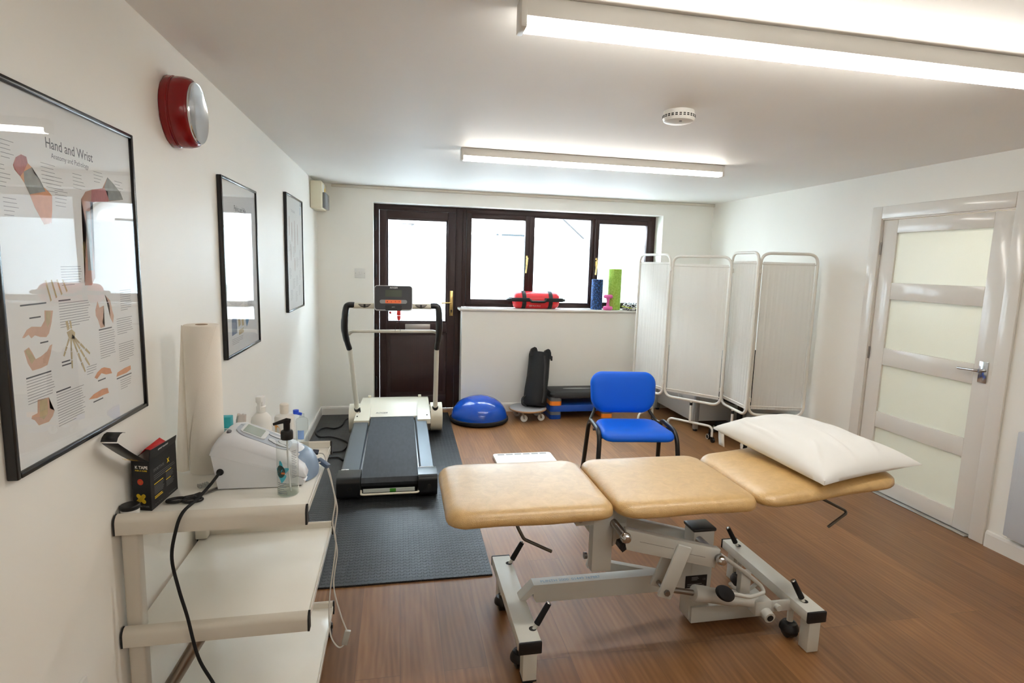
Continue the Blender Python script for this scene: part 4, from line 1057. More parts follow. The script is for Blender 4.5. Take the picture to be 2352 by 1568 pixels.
# ------------------------------------------------------------------ balance dome
def dome_blue():
    m = mat('glossy_blue_rubber', (10, 70, 170), 0.16, spec=0.55)
    n = m.node_tree.nodes; L = m.node_tree.links; b = n['Principled BSDF']
    tc = n.new('ShaderNodeTexCoord'); sp = n.new('ShaderNodeSeparateXYZ'); L.new(tc.outputs['Object'], sp.inputs[0])
    mu = n.new('ShaderNodeMath'); mu.operation = 'MULTIPLY'; mu.inputs[1].default_value = 520; L.new(sp.outputs['Z'], mu.inputs[0])
    si = n.new('ShaderNodeMath'); si.operation = 'SINE'; L.new(mu.outputs[0], si.inputs[0])
    pw_ = n.new('ShaderNodeMath'); pw_.operation = 'GREATER_THAN'; pw_.inputs[1].default_value = 0.75; L.new(si.outputs[0], pw_.inputs[0])
    bp = n.new('ShaderNodeBump'); bp.inputs['Strength'].default_value = 0.35; bp.inputs['Distance'].default_value = 0.001
    L.new(pw_.outputs[0], bp.inputs['Height']); L.new(bp.outputs['Normal'], b.inputs['Normal'])
    return m
dc = (1.602, 5.600, 0)
t = thing('balance_dome', dc, 'shiny blue half ball balance trainer on a black base in front of the low wall', 'balance trainer')
g = G(); g.lathe([(0.0, 0.004), (0.270, 0.004), (0.290, 0.012), (0.300, 0.026), (0.299, 0.042), (0.288, 0.052), (0.270, 0.054), (0, 0.054)], dc, 64); obj('base', g, BLACKR, t)
pr = [(0.285, 0.050)]
for k in range(1, 16):
    a = PI / 2 * k / 15
    pr.append((0.285 * math.cos(a) ** 0.86, 0.050 + 0.208 * math.sin(a) ** 1.06))
g = G(); g.lathe(pr, dc, 64); obj('dome', g, dome_blue(), t, angle=60)

# ------------------------------------------------------------------ round wheeled board
bc = Vector((2.118, 5.628, 0))
t = thing('wheeled_board', bc, 'round wooden board on four clear castors under the black bag', 'wheeled board')
PLY = mat('plywood_edge', (168, 130, 92), 0.6, var=0.3, vs=4, stretch=(2, 2, 90))
g = G(); g.lathe([(0, 0.106), (0.193, 0.106), (0.196, 0.109), (0.196, 0.119), (0.193, 0.122), (0, 0.122)], bc, 48); dk = obj('deck', g, PLY, t)
g = G(); g.lathe([(0, 0.1221), (0.190, 0.1221), (0.1905, 0.1236), (0.189, 0.1245), (0, 0.1245)], bc, 48); obj('grip_top', g, mat('grey_grip', (150, 150, 152), 0.8, var=0.1, vs=80), dk)
CLW = mat('translucent_white_wheel', (214, 214, 210), 0.3, spec=0.5)
for a in (-2.15, -0.75, 0.75, 2.4):
    e = bc + Vector((0.145 * math.cos(a), 0.145 * math.sin(a), 0))
    g = G(); g.box(e.x - 0.022, e.x + 0.022, e.y - 0.022, e.y + 0.022, 0.100, 0.1055, 0.002)
    g.bar((e.x, e.y - 0.014, 0.100), (e.x + 0.016, e.y - 0.014, 0.036), 0.003, 0.018, up=(1, 0, 0)); g.bar((e.x, e.y + 0.014, 0.100), (e.x + 0.016, e.y + 0.014, 0.036), 0.003, 0.018, up=(1, 0, 0))
    g.cyl((e.x + 0.016, e.y - 0.017, 0.0365), (e.x + 0.016, e.y + 0.017, 0.0365), 0.006, n=12); fk = obj('castor_fork', g, STEEL, t)
    g = G(); g.lathe([(0.007, -0.011), (0.024, -0.009), (0.030, -0.011), (0.036, -0.007), (0.036, 0.007), (0.030, 0.011), (0.024, 0.009), (0.007, 0.011)], (e.x + 0.016, e.y, 0.0365), 28, 'y'); obj('wheel', g, CLW, fk)

# ------------------------------------------------------------------ black cylindrical bag
t = thing('equipment_bag', (2.20, 5.63, 0.1245), 'tall black cylindrical carry bag leaning on the wall on the wheeled board', 'bag')
BAGM = mat('black_nylon', (20, 21, 24), 0.62, spec=0.35, bump=0.4, bs=18)
b0, b1 = Vector((2.195, 5.640, 0.127)), Vector((2.275, 5.812, 0.665)); ax = (b1 - b0).normalized()
q1_ = Vector((0, 1, 0)); q1_ = (q1_ - ax * q1_.dot(ax)).normalized(); q2_ = ax.cross(q1_)
g = G(); rs = []
for k, (f, r) in enumerate([(0.0, 0.09), (0.0, 0.112), (0.03, 0.124), (0.10, 0.124), (0.3, 0.120), (0.55, 0.117), (0.8, 0.114), (0.95, 0.113), (1.0, 0.108), (0.99, 0.09), (0.97, 0.06)]):
    ring = []
    for i in range(40):
        a = 2 * PI * i / 40; rr = r * (1 + 0.018 * math.sin(5 * a + f * 6) + 0.02 * math.sin(3 * a - f * 9))
        p = b0.lerp(b1, f) + (q1_ * math.cos(a) + q2_ * math.sin(a)) * rr
        p.z = max(p.z, 0.1252); ring.append(p)
    rs.append(ring)
g.rings(rs); obj('bag_body', g, BAGM, t, angle=70)
for s_ in (-1, 1):
    g = G()
    c = b1 + q2_ * (0.075 * s_) - q1_ * 0.03
    g.rings([[c + q2_ * (a * 0.9) + q1_ * o_ + ax * (b - 0.05) for a, b in [(-0.045, 0), (0.04, 0), (0.042, 0.05), (0.03, 0.085), (0.005, 0.098), (-0.02, 0.090), (-0.035, 0.06)]] for o_ in (-0.035, 0.035)])
    obj('top_flap', g, BAGM, t)
fd_ = -q1_
g = G(); g.tube([b0.lerp(b1, f) + (fd_ * math.cos(0.5) + q2_ * -0.0 + q2_.cross(ax) * 0) * 0.126 + q2_ * o_ for f, o_ in ((0.93, -0.02), (0.75, -0.045), (0.5, -0.05), (0.2, -0.06), (0.06, -0.05))], 0.016, 8, smooth=5, flat=0.3, up=tuple(q2_)); obj('carry_strap', g, BLACK, t)
g = G(); g.tube([(2.095, 5.60, 0.145), (2.055, 5.60, 0.165), (2.060, 5.63, 0.215), (2.105, 5.65, 0.245)], 0.011, 8, smooth=5); obj('strap_loop', g, BLACK, t)
g = G(); g.box(2.388, 2.405, 5.76, 5.79, 0.59, 0.64, 0.004); obj('buckle', g, BLACK, t)

# ------------------------------------------------------------------ stacked aerobic steps
BLU2 = mat('blue_step_plastic', (14, 66, 152), 0.42, spec=0.4); GR2 = mat('grey_step_plastic', (112, 114, 118), 0.5); OR2 = mat('orange_step_plastic', (244, 138, 44), 0.45); BK2 = mat('black_step_plastic', (38, 38, 40), 0.55, bump=0.3, bs=160)
SX0, SX1, SY0, SY1 = 2.348, 3.045, 5.570, 5.915
def riser(parent, x0, x1, z0, z1, m):
    g = G(); g.prism(rrect(x0, x1, SY0, SY1, 0.03), lambda a, b, c: (a, b, c), z0, z1); return obj('riser', g, m, parent)
lo = thing('exercise_step', (2.69, 5.74, 0), 'blue exercise step at the bottom of the stack behind the visitor chair', 'exercise step', 'stacked exercise steps')
for x0, x1, m_ in ((SX0, SX0 + 0.125, BLU2), (SX1 - 0.125, SX1, OR2)):
    riser(lo, x0, x1, 0.0005, 0.046, m_); riser(lo, x0 + .001, x1 - .001, 0.046, 0.080, GR2)
g = G()
g.rings([[(a, b, z) for a, b in rrect(SX0 + i, SX1 - i, SY0 + i, SY1 - i, 0.04)] for i, z in ((0.0, 0.080), (0.0, 0.135), (0.008, 0.146))]); obj('platform', g, BLU2, lo)
up_ = thing('exercise_step', (2.69, 5.74, 0.147), 'black topped exercise step on orange and grey risers at the top of the stack', 'exercise step', 'stacked exercise steps')
for x0, x1 in ((SX0, SX0 + 0.125), (SX1 - 0.125, SX1)):
    riser(up_, x0, x1, 0.1465, 0.192, OR2); riser(up_, x0 + .001, x1 - .001, 0.192, 0.232, GR2)
g = G()
g.rings([[(a, b, z) for a, b in rrect(SX0 + i, SX1 - i, SY0 + i, SY1 - i, 0.045)] for i, z in ((0.012, 0.214), (0.0, 0.226), (0.0, 0.262), (0.014, 0.282), (0.03, 0.286))]); pf = obj('platform', g, BK2, up_)
g = G(); g.prism([(2.69 + 0.16 * math.cos(2 * PI * k / 24), 5.76 + 0.035 * math.sin(2 * PI * k / 24)) for k in range(24)], lambda a, b, c: (a, b, c), 0.2861, 0.2868); obj('emblem', g, mat('silver_ink', (150, 152, 154), 0.4, 0.3), pf)

# ------------------------------------------------------------------ window sill things
SZ = 1.1275
REDV = mat('red_glossy_vinyl', (206, 40, 48), 0.22, spec=0.5, bump=0.15, bs=14)
sb = thing('sand_bag', (2.27, 6.03, SZ), 'red training sandbag with black straps lying on the window sill', 'sandbag')
R_ = 0.094; bx0, bx1, byc = 2.015, 2.515, 6.035
def bagring(x_, r):
    return [(x_, byc + r * math.cos(2 * PI * i / 40), max(SZ + 0.0006, SZ + 0.092 + r * math.sin(2 * PI * i / 40))) for i in range(40)]
g = G(); g.rings([bagring(x_, r) for x_, r in ((bx0 - 0.010, 0.03), (bx0, 0.070), (bx0 + 0.015, 0.085), (bx0 + 0.035, 0.092), (bx0 + 0.10, R_), (2.27, 0.096), (bx1 - 0.10, R_), (bx1 - 0.035, 0.092), (bx1 - 0.012, 0.082), (bx1, 0.070), (bx1 + 0.004, 0.03))]); obj('bag_body', g, REDV, sb, angle=60)
WEB = mat('black_webbing', (24, 26, 30), 0.7, bump=0.3, bs=300)
for xc in (2.118, 2.412):
    g = G(); g.rings([bagring(x_, r) for x_, r in ((xc - 0.022, 0.0965), (xc - 0.021, 0.0985), (xc + 0.021, 0.0985), (xc + 0.022, 0.0965))]); obj('strap', g, WEB, sb)
for x0, x1 in ((1.975, 2.175), (2.34, 2.545)):
    g = G(); g.box(x0, x1, byc - 0.1035, byc - 0.0955, SZ + 0.080, SZ + 0.120, 0.003); obj('side_strap', g, WEB, sb)
g = G(); g.tube(fillet([(2.175, byc - 0.104, SZ + 0.100), (2.195, byc - 0.112, SZ + 0.080), (2.34, byc - 0.112, SZ + 0.080), (2.36, byc - 0.104, SZ + 0.100)], 0.012), 0.0135, 12); obj('handle', g, BLACK, sb)
for s_, xe in ((-1, bx0 - 0.004), (1, bx1 + 0.002)):
    g = G(); g.tube(fillet([(xe, byc + 0.05, SZ + 0.10), (xe + s_ * 0.060, byc + 0.03, SZ + 0.10), (xe + s_ * 0.060, byc - 0.055, SZ + 0.095), (xe, byc - 0.075, SZ + 0.10)], 0.03), 0.016, 12); obj('end_handle', g, BLACK, sb)
bw = lambda x_, y_: Vector((2.212 + x_, byc - 0.0965 * math.cos((SZ + 0.092 - (SZ + 0.0245 + y_)) / 0.0965) - 0.001, SZ + 0.092 - 0.0965 * math.sin((SZ + 0.092 - (SZ + 0.0245 + y_)) / 0.0965)))
lettering('Physio Room', (0, 0, 0), (1, 0, 0), (0, 0, 1), 0.017, INKW, sb, bold=0.01, shear=0.2, wrap=bw)
g = G(); g.tube([bw(-0.022 + 0.014 * math.cos(2 * PI * k / 16), 0.005 + 0.007 * math.sin(2 * PI * k / 16)) for k in range(16)], 0.002, 6, closed=True); obj('logo', g, INKW, sb)
def roller(name, c, r, h, m, label, cat):
    g = G(); g.lathe([(r * 0.0, 0), (r - 0.004, 0), (r, 0.004), (r, h - 0.005), (r - 0.005, h), (r * 0.0, h)], (c[0], c[1], SZ), 36)
    o = obj(name, g, m); return tag(o, label, cat, 'foam rollers on the sill')
def speck(name, base, dot, scale, lo_, hi_):
    m = mat(name, base, 0.75, spec=0.3); n = m.node_tree.nodes; L = m.node_tree.links
    tc = n.new('ShaderNodeTexCoord'); ns = n.new('ShaderNodeTexNoise'); ns.inputs['Scale'].default_value = scale; ns.inputs['Detail'].default_value = 2
    L.new(tc.outputs['Object'], ns.inputs['Vector'])
    r = n.new('ShaderNodeValToRGB'); e = r.color_ramp.elements; e[0].position = lo_; e[0].color = lin(base); e[1].position = hi_; e[1].color = lin(dot)
    L.new(ns.outputs['Fac'], r.inputs['Fac']); L.new(r.outputs['Color'], n['Principled BSDF'].inputs['Base Color']); return m
roller('foam_roller', (2.966, 6.035), 0.064, 0.335, speck('blue_fleck_foam', (26, 40, 66), (52, 96, 160), 90, 0.48, 0.64), 'short dark blue speckled foam roller standing on the sill', 'foam roller')
roller('foam_roller', (3.170, 6.030), 0.073, 0.455, speck('green_foam', (138, 172, 66), (156, 188, 84), 60, 0.4, 0.6), 'tall lime green foam roller standing on the sill', 'foam roller')
PINK = mat('pink_vinyl', (216, 98, 158), 0.35, spec=0.45)
db = thing('dumbbell', (3.068, 5.958, SZ), 'small pink dumbbell standing on end between the two foam rollers', 'dumbbell')
hexp = [(1, 0), (0.92, 0.5), (0.5, 0.9), (0, 1)]
for z0, z1, rr in ((0.0005, 0.042, 0.056), (0.130, 0.170, 0.052)):
    g = G(); g.rings([[(3.068 + r_ * math.cos(2 * PI * i / 24) , 5.945 + r_ * math.sin(2 * PI * i / 24) * 0.62, SZ + z) for i in range(24)] for r_, z in ((rr - 0.012, z0), (rr, z0 + 0.010), (rr, z1 - 0.010), (rr - 0.012, z1))]); obj('weight_head', g, PINK, db)
g = G(); g.lathe([(0.022, 0.040), (0.017, 0.06), (0.0155, 0.086), (0.017, 0.112), (0.022, 0.132)], (3.068, 5.945, SZ), 20); obj('grip', g, PINK, db)
pu = thing('patterned_pouch', (3.36, 5.98, SZ), 'black and white patterned pouch with neon yellow piping beside the green roller', 'pouch')
g = G(); rs = []
for z, sx_, sy_ in ((0.0005, 0.105, 0.060), (0.012, 0.122, 0.070), (0.040, 0.126, 0.072), (0.062, 0.112, 0.06), (0.076, 0.080, 0.04), (0.080, 0.03, 0.015)):
    rs.append([(3.375 + sx_ * math.cos(2 * PI * i / 36), 5.975 + sy_ * math.sin(2 * PI * i / 36), SZ + z * (1 + 0.08 * math.sin(i * 1.3))) for i in range(36)])
for r in rs[:1]: pass
PAT = mat('black_white_pattern', (30, 32, 36), 0.6); n = PAT.node_tree.nodes; L = PAT.node_tree.links
tc = n.new('ShaderNodeTexCoord'); wv = n.new('ShaderNodeTexVoronoi'); wv.feature = 'DISTANCE_TO_EDGE'; wv.inputs['Scale'].default_value = 34; L.new(tc.outputs['Object'], wv.inputs['Vector'])
r = n.new('ShaderNodeValToRGB'); e = r.color_ramp.elements; e[0].position = 0.08; e[0].color = lin((214, 216, 218)); e[1].position = 0.14; e[1].color = lin((26, 28, 34)); L.new(wv.outputs['Distance'], r.inputs['Fac']); L.new(r.outputs['Color'], n['Principled BSDF'].inputs['Base Color'])
g.rings(rs); obj('pouch_body', g, PAT, pu, angle=60)
g = G(); g.tube([(3.375 + 0.128 * math.cos(2 * PI * i / 36), 5.975 + 0.074 * math.sin(2 * PI * i / 36), SZ + 0.034 + 0.008 * math.cos(2 * PI * i / 36 * 2)) for i in range(36)], 0.0032, 6, closed=True); obj('piping', g, mat('neon_yellow', (214, 232, 40), 0.5), pu)
g = G(); g.box(3.335, 3.375, 5.898, 5.901, SZ + 0.008, SZ + 0.030); obj('fabric_tag', g, INKW, pu)
# ------------------------------------------------------------------ medical trolley
TW = mat('trolley_enamel', (238, 236, 228), 0.16, spec=0.6, var=0.01, vs=10)
TWR = mat('trolley_rail', (208, 202, 190), 0.38, spec=0.4)
tr = thing('medical_trolley', (0.27, 2.02, 0), 'white three tier metal trolley with grey rails against the left wall', 'trolley')
X0, X1, Y0, Y1 = 0.022, 0.524, 1.690, 2.352
for zt in (0.836, 0.490, 0.130):
    g = G(); g.box(X0, X1 - 0.004, Y0 + 0.022, Y1 - 0.012, zt - 0.014, zt, 0.002); sh = obj('shelf', g, TW, tr)
    g = G(); g.box(X1 - 0.006, X1 - 0.003, Y0 + 0.022, Y1 - 0.012, zt - 0.014, zt + 0.006); obj('shelf_lip', g, TW, sh)
    ht = zt + 0.026
    pr = [(0.0, -0.030), (0.0, 0.006), (0.004, 0.016), (0.012, 0.024), (0.022, 0.026), (0.026, 0.022), (0.026, -0.030)]
    for y_, s_, nm in ((Y0, 1, 'n'), (Y1, -1, 'f')):
        g = G(); g.prism(pr, lambda a, b, c: (c, y_ + s_ * a, zt + b), X0 - 0.014, X1 - 0.004); rl = obj('rail', g, TWR, tr)
        for xa_, xb_ in ((X0 - 0.018, X0 - 0.013), (X1 - 0.005, X1 + 0.001)):
            g = G(); g.prism([(a * 1.02, b * 1.02) for a, b in pr], lambda a, b, c: (c, y_ + s_ * a - 0.0004 * s_, zt + b), xa_, xb_); obj('rail_cap', g, BLACK, rl)
for y_ in (Y0 + 0.028, Y1 - 0.066):
    g = G()
    for za, zb in ((0.065, 0.115), (0.131, 0.475), (0.491, 0.821)): g.box(X0 - 0.012, X0 + 0.032, y_, y_ + 0.038, za, zb, 0.006, 3)
    obj('upright', g, TWR, tr)
g = G(); g.box(X0 - 0.012, X1 - 0.01, Y0 + 0.03, Y0 + 0.066, 0.066, 0.100, 0.004); g.box(X0 - 0.012, X1 - 0.01, Y1 - 0.066, Y1 - 0.03, 0.066, 0.100, 0.004); obj('base_bar', g, TWR, tr)
g = G(); g.cyl((0.020, 1.800, 0.135), (0.215, 1.800, 0.462), 0.020, n=20); obj('brace_tube', g, mat('satin_steel_tube', (150, 140, 130), 0.28, 0.9), tr)
for x_ in (0.040, X1 - 0.02):
    for y_ in (Y0 + 0.05, Y1 - 0.035):
        g = G(); g.cyl((x_, y_, 0.068), (x_, y_, 0.045), 0.009, n=12); g.box(x_ - 0.015, x_ + 0.015, y_ - 0.006, y_ + 0.014, 0.040, 0.062, 0.004); fk = obj('castor_fork', g, BLACK, tr)
        g = G(); g.lathe([(0.006, -0.011), (0.024, -0.011), (0.030, -0.007), (0.0305, 0), (0.030, 0.007), (0.024, 0.011), (0.006, 0.011)], (x_, y_ + 0.012, 0.0308), 24, 'x'); obj('castor', g, BLACK, fk)
        g = G(); g.cyl((x_ - 0.0125, y_ + 0.012, 0.0308), (x_ + 0.0125, y_ + 0.012, 0.0308), 0.008, n=14); obj('hub', g, STEEL, fk)
S = 0.8365
# ------------------------------------------------------------------ tape box
BOX = mat('printed_black_card', (24, 24, 26), 0.42, spec=0.4)
tb = thing('tape_box', (0.045, 1.87, S), 'open black cardboard tape box with yellow cross logo on the trolley corner', 'box')
A, B_, Cc, E_ = Vector((0.016, 1.796, S)), Vector((0.070, 1.780, S)), Vector((0.082, 1.948, S)), Vector((0.026, 1.960, S))
up = Vector((0, 0, 1)); hF, hB = 0.152, 0.160
g = G(); g.poly([A, B_, B_ + up * hF, A + up * hF]); fr_ = obj('front_face', g, BOX, tb, flat=True, solid=0.0012)
g = G(); g.poly([B_, Cc, Cc + up * hB, B_ + up * hF]); sd = obj('side_face', g, BOX, tb, flat=True, solid=0.0012)
lean = Vector((0.004, 0, 0))
g = G(); g.poly([B_ + up * hF, Cc + up * hB, Cc + up * (hB + 0.022) + lean, B_ + up * (hF + 0.034) + lean]); obj('side_flap', g, BOX, sd, flat=True, solid=0.0012)
g = G(); g.poly([E_, A, A + up * hF, E_ + up * hB]); g.poly([Cc, E_, E_ + up * hB, Cc + up * hB]); g.poly([A, E_, Cc, B_]); obj('back_faces', g, BOX, tb, flat=True, solid=0.0012)
g = G(); i_ = Vector((0.002, 0.003, 0)); g.poly([A + i_, E_ + Vector((0.003, -0.004, 0)), E_ + Vector((0.003, -0.004, 0)) + up * (hB + 0.002), A + i_ + up * (hF - 0.002)]); g.poly([Cc - i_ * 1.5, E_ + Vector((0.003, -0.004, 0)), E_ + Vector((0.003, -0.004, 0)) + up * (hB - 0.03), Cc - i_ * 1.5 + up * (hB - 0.03)]); obj('inner_card', g, mat('grey_card', (168, 156, 146), 0.7), tb, flat=True)
# lid swung forwards off the front face, with curled tuck flap
FA, FB = A + up * hF, B_ + up * hF
LA, LB = Vector((0.016, 1.640, 1.092)), Vector((0.060, 1.628, 1.094))
g = G(); g.sheet([[FA.lerp(LA, k / 6) + Vector((0, 0, -0.003 * math.sin(k / 6 * PI))) for k in range(7)], [FB.lerp(LB, k / 6) + Vector((0, 0, -0.003 * math.sin(k / 6 * PI))) for k in range(7)]]); ld = obj('lid', g, BOX, tb, solid=0.0012)
g = G(); g.sheet([[p + Vector((0, 0.012 - 0.018 * math.cos(q), 0.006 + 0.016 * math.sin(q))) + Vector((0, 0.008 * q, 0)) for q in (0.0, 0.6, 1.2, 1.8, 2.4)] for p in (LA, LA.lerp(LB, .5), LB)]); obj('tuck_flap', g, BOX, ld, solid=0.0012)
g = G(); g.sheet([[E_ + up * (hB - 0.001), E_ + up * (hB + 0.020) + Vector((0.018, -0.03, 0)), E_ + up * (hB + 0.012) + Vector((0.045, -0.05, 0))], [A.lerp(E_, .3) + up * (hF + 0.002), A.lerp(E_, .32) + up * (hF + 0.018) + Vector((0.014, 0, 0)), A.lerp(E_, .40) + up * (hF + 0.008) + Vector((0.030, 0, 0))]]); obj('inner_flap', g, mat('red_card', (186, 18, 22), 0.5), tb, solid=0.001)
ff = lambda u, v: A + (B_ - A) * u + up * v - Vector((0.28, 0.96, 0)) * 0.0012
rF = (B_ - A).normalized(); LF = (B_ - A).length
lettering('K TAPE', ff(0.20, 0.129), rF, up, 0.0125, INKW, fr_, bold=0.03)
lettering('FOR A CURE', ff(0.20, 0.121), rF, up, 0.0058, INKY, fr_, bold=0.03, sx=1.15)
lettering('SPORTTAPE', ff(0.18, 0.010), rF, up, 0.0072, INKG, fr_, bold=0.03, sx=1.05)
g = G(); c_ = ff(0.46, 0.088); g.poly([c_ + rF * (0.0095 * math.cos(2 * PI * k / 24)) + up * (0.0095 * math.sin(2 * PI * k / 24)) for k in range(24)]); dot = obj('logo', g, mat('orange_red_ink', (198, 52, 26), 0.5), fr_)
lettering('STRONG\nTAPE', ff(0.35, 0.088) - Vector((0.1, 0.3, 0)) * 0.002, rF, up, 0.0042, mat('ochre_ink', (190, 130, 30), 0.5), dot)
g = G(); c_ = ff(0.46, 0.036)
for sg in (-1, 1):
    d1 = (rF * 1.0 + up * sg).normalized(); d2 = (rF * -sg + up).normalized()
    ol = [(math.cos(a), math.sin(a)) for a in [PI * k / 10 - PI / 2 for k in range(11)]]
    pts = [c_ - Vector((0.28, 0.96, 0)) * (0.0002 * (2 + sg)) + d1 * (0.0125 + 0.0062 * x_) + d2 * 0.0062 * y_ for x_, y_ in ol] + [c_ - Vector((0.28, 0.96, 0)) * (0.0002 * (2 + sg)) - d1 * (0.0125 + 0.0062 * x_) - d2 * 0.0062 * y_ for x_, y_ in ol]
    g.poly(pts)
obj('logo', g, INKY, fr_, flat=True)
g = G()
for k in range(3):
    off = -0.003 + 0.003 * k
    d1 = (rF + up).normalized(); d2 = (-rF + up).normalized()
    P0 = c_ - Vector((0.28, 0.96, 0)) * 0.0009
    g.tube([P0 + d1 * s_ + d2 * (off + 0.0012 * math.sin(s_ * 300)) for s_ in (-0.016, -0.008, 0, 0.008, 0.016)], 0.0003, 5)
obj('logo_lines', g, mat('brown_ink', (120, 84, 20), 0.6), fr_)
rS = (Cc - B_).normalized(); nS = rS.cross(up)
sf = lambda u, v: B_ + rS * u + up * v + nS * 0.0012
lettering('SPORTTAPE', sf(0.020, 0.112), rS, up, 0.0125, INKG, sd, bold=0.02)
lettering('X', sf(0.106, 0.112), rS, up, 0.018, INKY, sd, bold=0.06)
lettering('SUPPORT YOUR SPORT', sf(0.045, 0.172) + lean, rS, up, 0.0062, INKW, sd, bold=0.02)
g = G(); gy = G()
rows = [(0.020, 0.099, 0.130), (0.020, 0.093, 0.135), (0.020, 0.087, 0.105)] + [(0.020, 0.066 - 0.0048 * k, 0.060 - 0.004 * (k % 3)) for k in range(6)] + [(0.094, 0.079 - 0.0048 * k, 0.048 - 0.004 * (k % 2)) for k in range(4)] + [(0.094, 0.053 - 0.0048 * k, 0.050 - 0.006 * (k % 2)) for k in range(4)] + [(0.105, 0.008, 0.052)] + [(0.020 + 0.012 * k, 0.010, 0.007) for k in range(4)]
for u, v_, L_ in rows: g.poly([sf(u, v_), sf(u + L_, v_), sf(u + L_, v_ + 0.0018), sf(u, v_ + 0.0018)])
for u, v_, L_ in ((0.020, 0.072, 0.056), (0.094, 0.085, 0.036), (0.094, 0.059, 0.030), (0.020, 0.033, 0.045), (0.020, 0.028, 0.050)): gy.poly([sf(u, v_), sf(u + L_, v_), sf(u + L_, v_ + 0.003), sf(u, v_ + 0.003)])
obj('lettering', g, INKG, sd, flat=True); obj('lettering', gy, INKY, sd, flat=True)
rL = (FB - FA).normalized(); uL = (LA - FA).normalized()
lettering('FIRM &\nFLEXIBLE', FA.lerp(LA, 0.42) + rL * 0.012 + rL.cross(uL) * -0.0 + Vector((0, -0.004, -0.0135)), rL, uL, 0.010, INKY, ld, bold=0.03)
# tub with black lid left of the box
tu = thing('small_tub', (0.046, 1.750, S), 'small white tub with black lid at the wall end of the trolley', 'tub')
g = G(); g.lathe([(0, 0), (0.0225, 0), (0.024, 0.003), (0.024, 0.026), (0, 0.026)], (0.028, 1.744, S), 28); obj('tub_body', g, WHITEP, tu)
g = G(); g.lathe([(0, 0.0262), (0.0248, 0.0262), (0.026, 0.029), (0.026, 0.036), (0.023, 0.039), (0, 0.039)], (0.028, 1.744, S), 28); obj('lid', g, BLACK, tu)
# ------------------------------------------------------------------ couch roll
PAP = translucent('paper_roll', (246, 240, 230), 0.06, bump=0.25, bs=420)
rc = Vector((0.122, 2.120, S))
pr_ = thing('paper_roll', rc, 'tall white couch paper roll standing on the trolley with its end hanging loose', 'paper roll')
g = G(); g.lathe([(0.020, 0.0), (0.055, 0.0), (0.0565, 0.003), (0.0565, 0.520), (0.055, 0.523), (0.020, 0.523)], rc, 40); obj('roll', g, PAP, pr_)
g = G(); g.lathe([(0.015, 0.002), (0.0195, 0.002), (0.0195, 0.524), (0.015, 0.524)], rc, 28); obj('cardboard_core', g, mat('cardboard', (140, 112, 84), 0.8), pr_)
g = G(); grid = []
for i in range(25):
    f = i / 24; z = 0.521 - f * 0.519
    row = []
    a0 = -0.35 - 2.5 * f ** 0.8
    for j in range(15):
        q = j / 14
        a = a0 + (-PI * 0.95 - a0) * min(1, q / 0.55)
        p = Vector((0.0585 * math.cos(a), 0.0585 * math.sin(a), 0))
        if q > 0.55:
            k = (q - 0.55) / 0.45
            p += Vector((-0.045, 0.010, 0)) * k * (0.1 + 0.95 * f) + Vector((0.004, -0.02, 0)) * math.sin(k * PI) * f
        P_ = rc + p + up * z; P_.x = max(P_.x, 0.004)
        row.append(P_)
    grid.append(row)
g.sheet(grid); obj('loose_sheet', g, PAP, pr_, angle=80)
# ------------------------------------------------------------------ therapy unit
UW = mat('device_white', (216, 218, 222), 0.34, spec=0.45); UG = mat('device_silver', (168, 174, 184), 0.34, 0.15); UB = mat('device_blue', (128, 150, 176), 0.35)
ut = thing('therapy_unit', (0.33, 2.02, S), 'white wedge shaped electrotherapy machine with grey screen panel on the trolley', 'medical device')
def wedge(ol, ins):
    """side outline -> rings across the depth with a bevelled top edge"""
    g = G(); ys = [(1.916, 0.020), (1.922, 0.008), (1.932, 0.0), (2.110, 0.0), (2.122, 0.008), (2.130, 0.020)]
    cx = sum(a for a, b in ol) / len(ol); cz_ = sum(b for a, b in ol) / len(ol)
    g.rings([[(cx + (a - cx) * (1 - k * ins), y, cz_ + (b - cz_) * (1 - k * ins)) for a, b in ol] for y, k in ys]); return g
lo_ol = [(0.210, S + 0.004), (0.192, S + 0.118), (0.205, S + 0.120), (0.475, S + 0.032), (0.487, S + 0.020), (0.480, S + 0.006), (0.405, S + 0.002)]
obj('lower_case', wedge(lo_ol, 1.2), UW, ut)
hi = [(0.191, 0.119), (0.197, 0.146), (0.210, 0.166), (0.228, 0.177), (0.258, 0.179), (0.330, 0.149), (0.400, 0.117), (0.450, 0.088), (0.478, 0.064), (0.489, 0.040), (0.487, 0.030), (0.475, 0.0335)]
g = G(); ol = [(a, S + b) for a, b in hi]
base_z = lambda x_: S + 0.121 - (x_ - 0.191) * 0.3080
ys = [(1.917, 0.60), (1.921, 0.80), (1.934, 0.94), (1.954, 1.0), (2.092, 1.0), (2.112, 0.94), (2.125, 0.80), (2.129, 0.60)]
g.rings([[(a, y, base_z(a) + (b - base_z(a)) * k) for a, b in ol] for y, k in ys]); uc = obj('upper_case', g, UW, ut, angle=50)
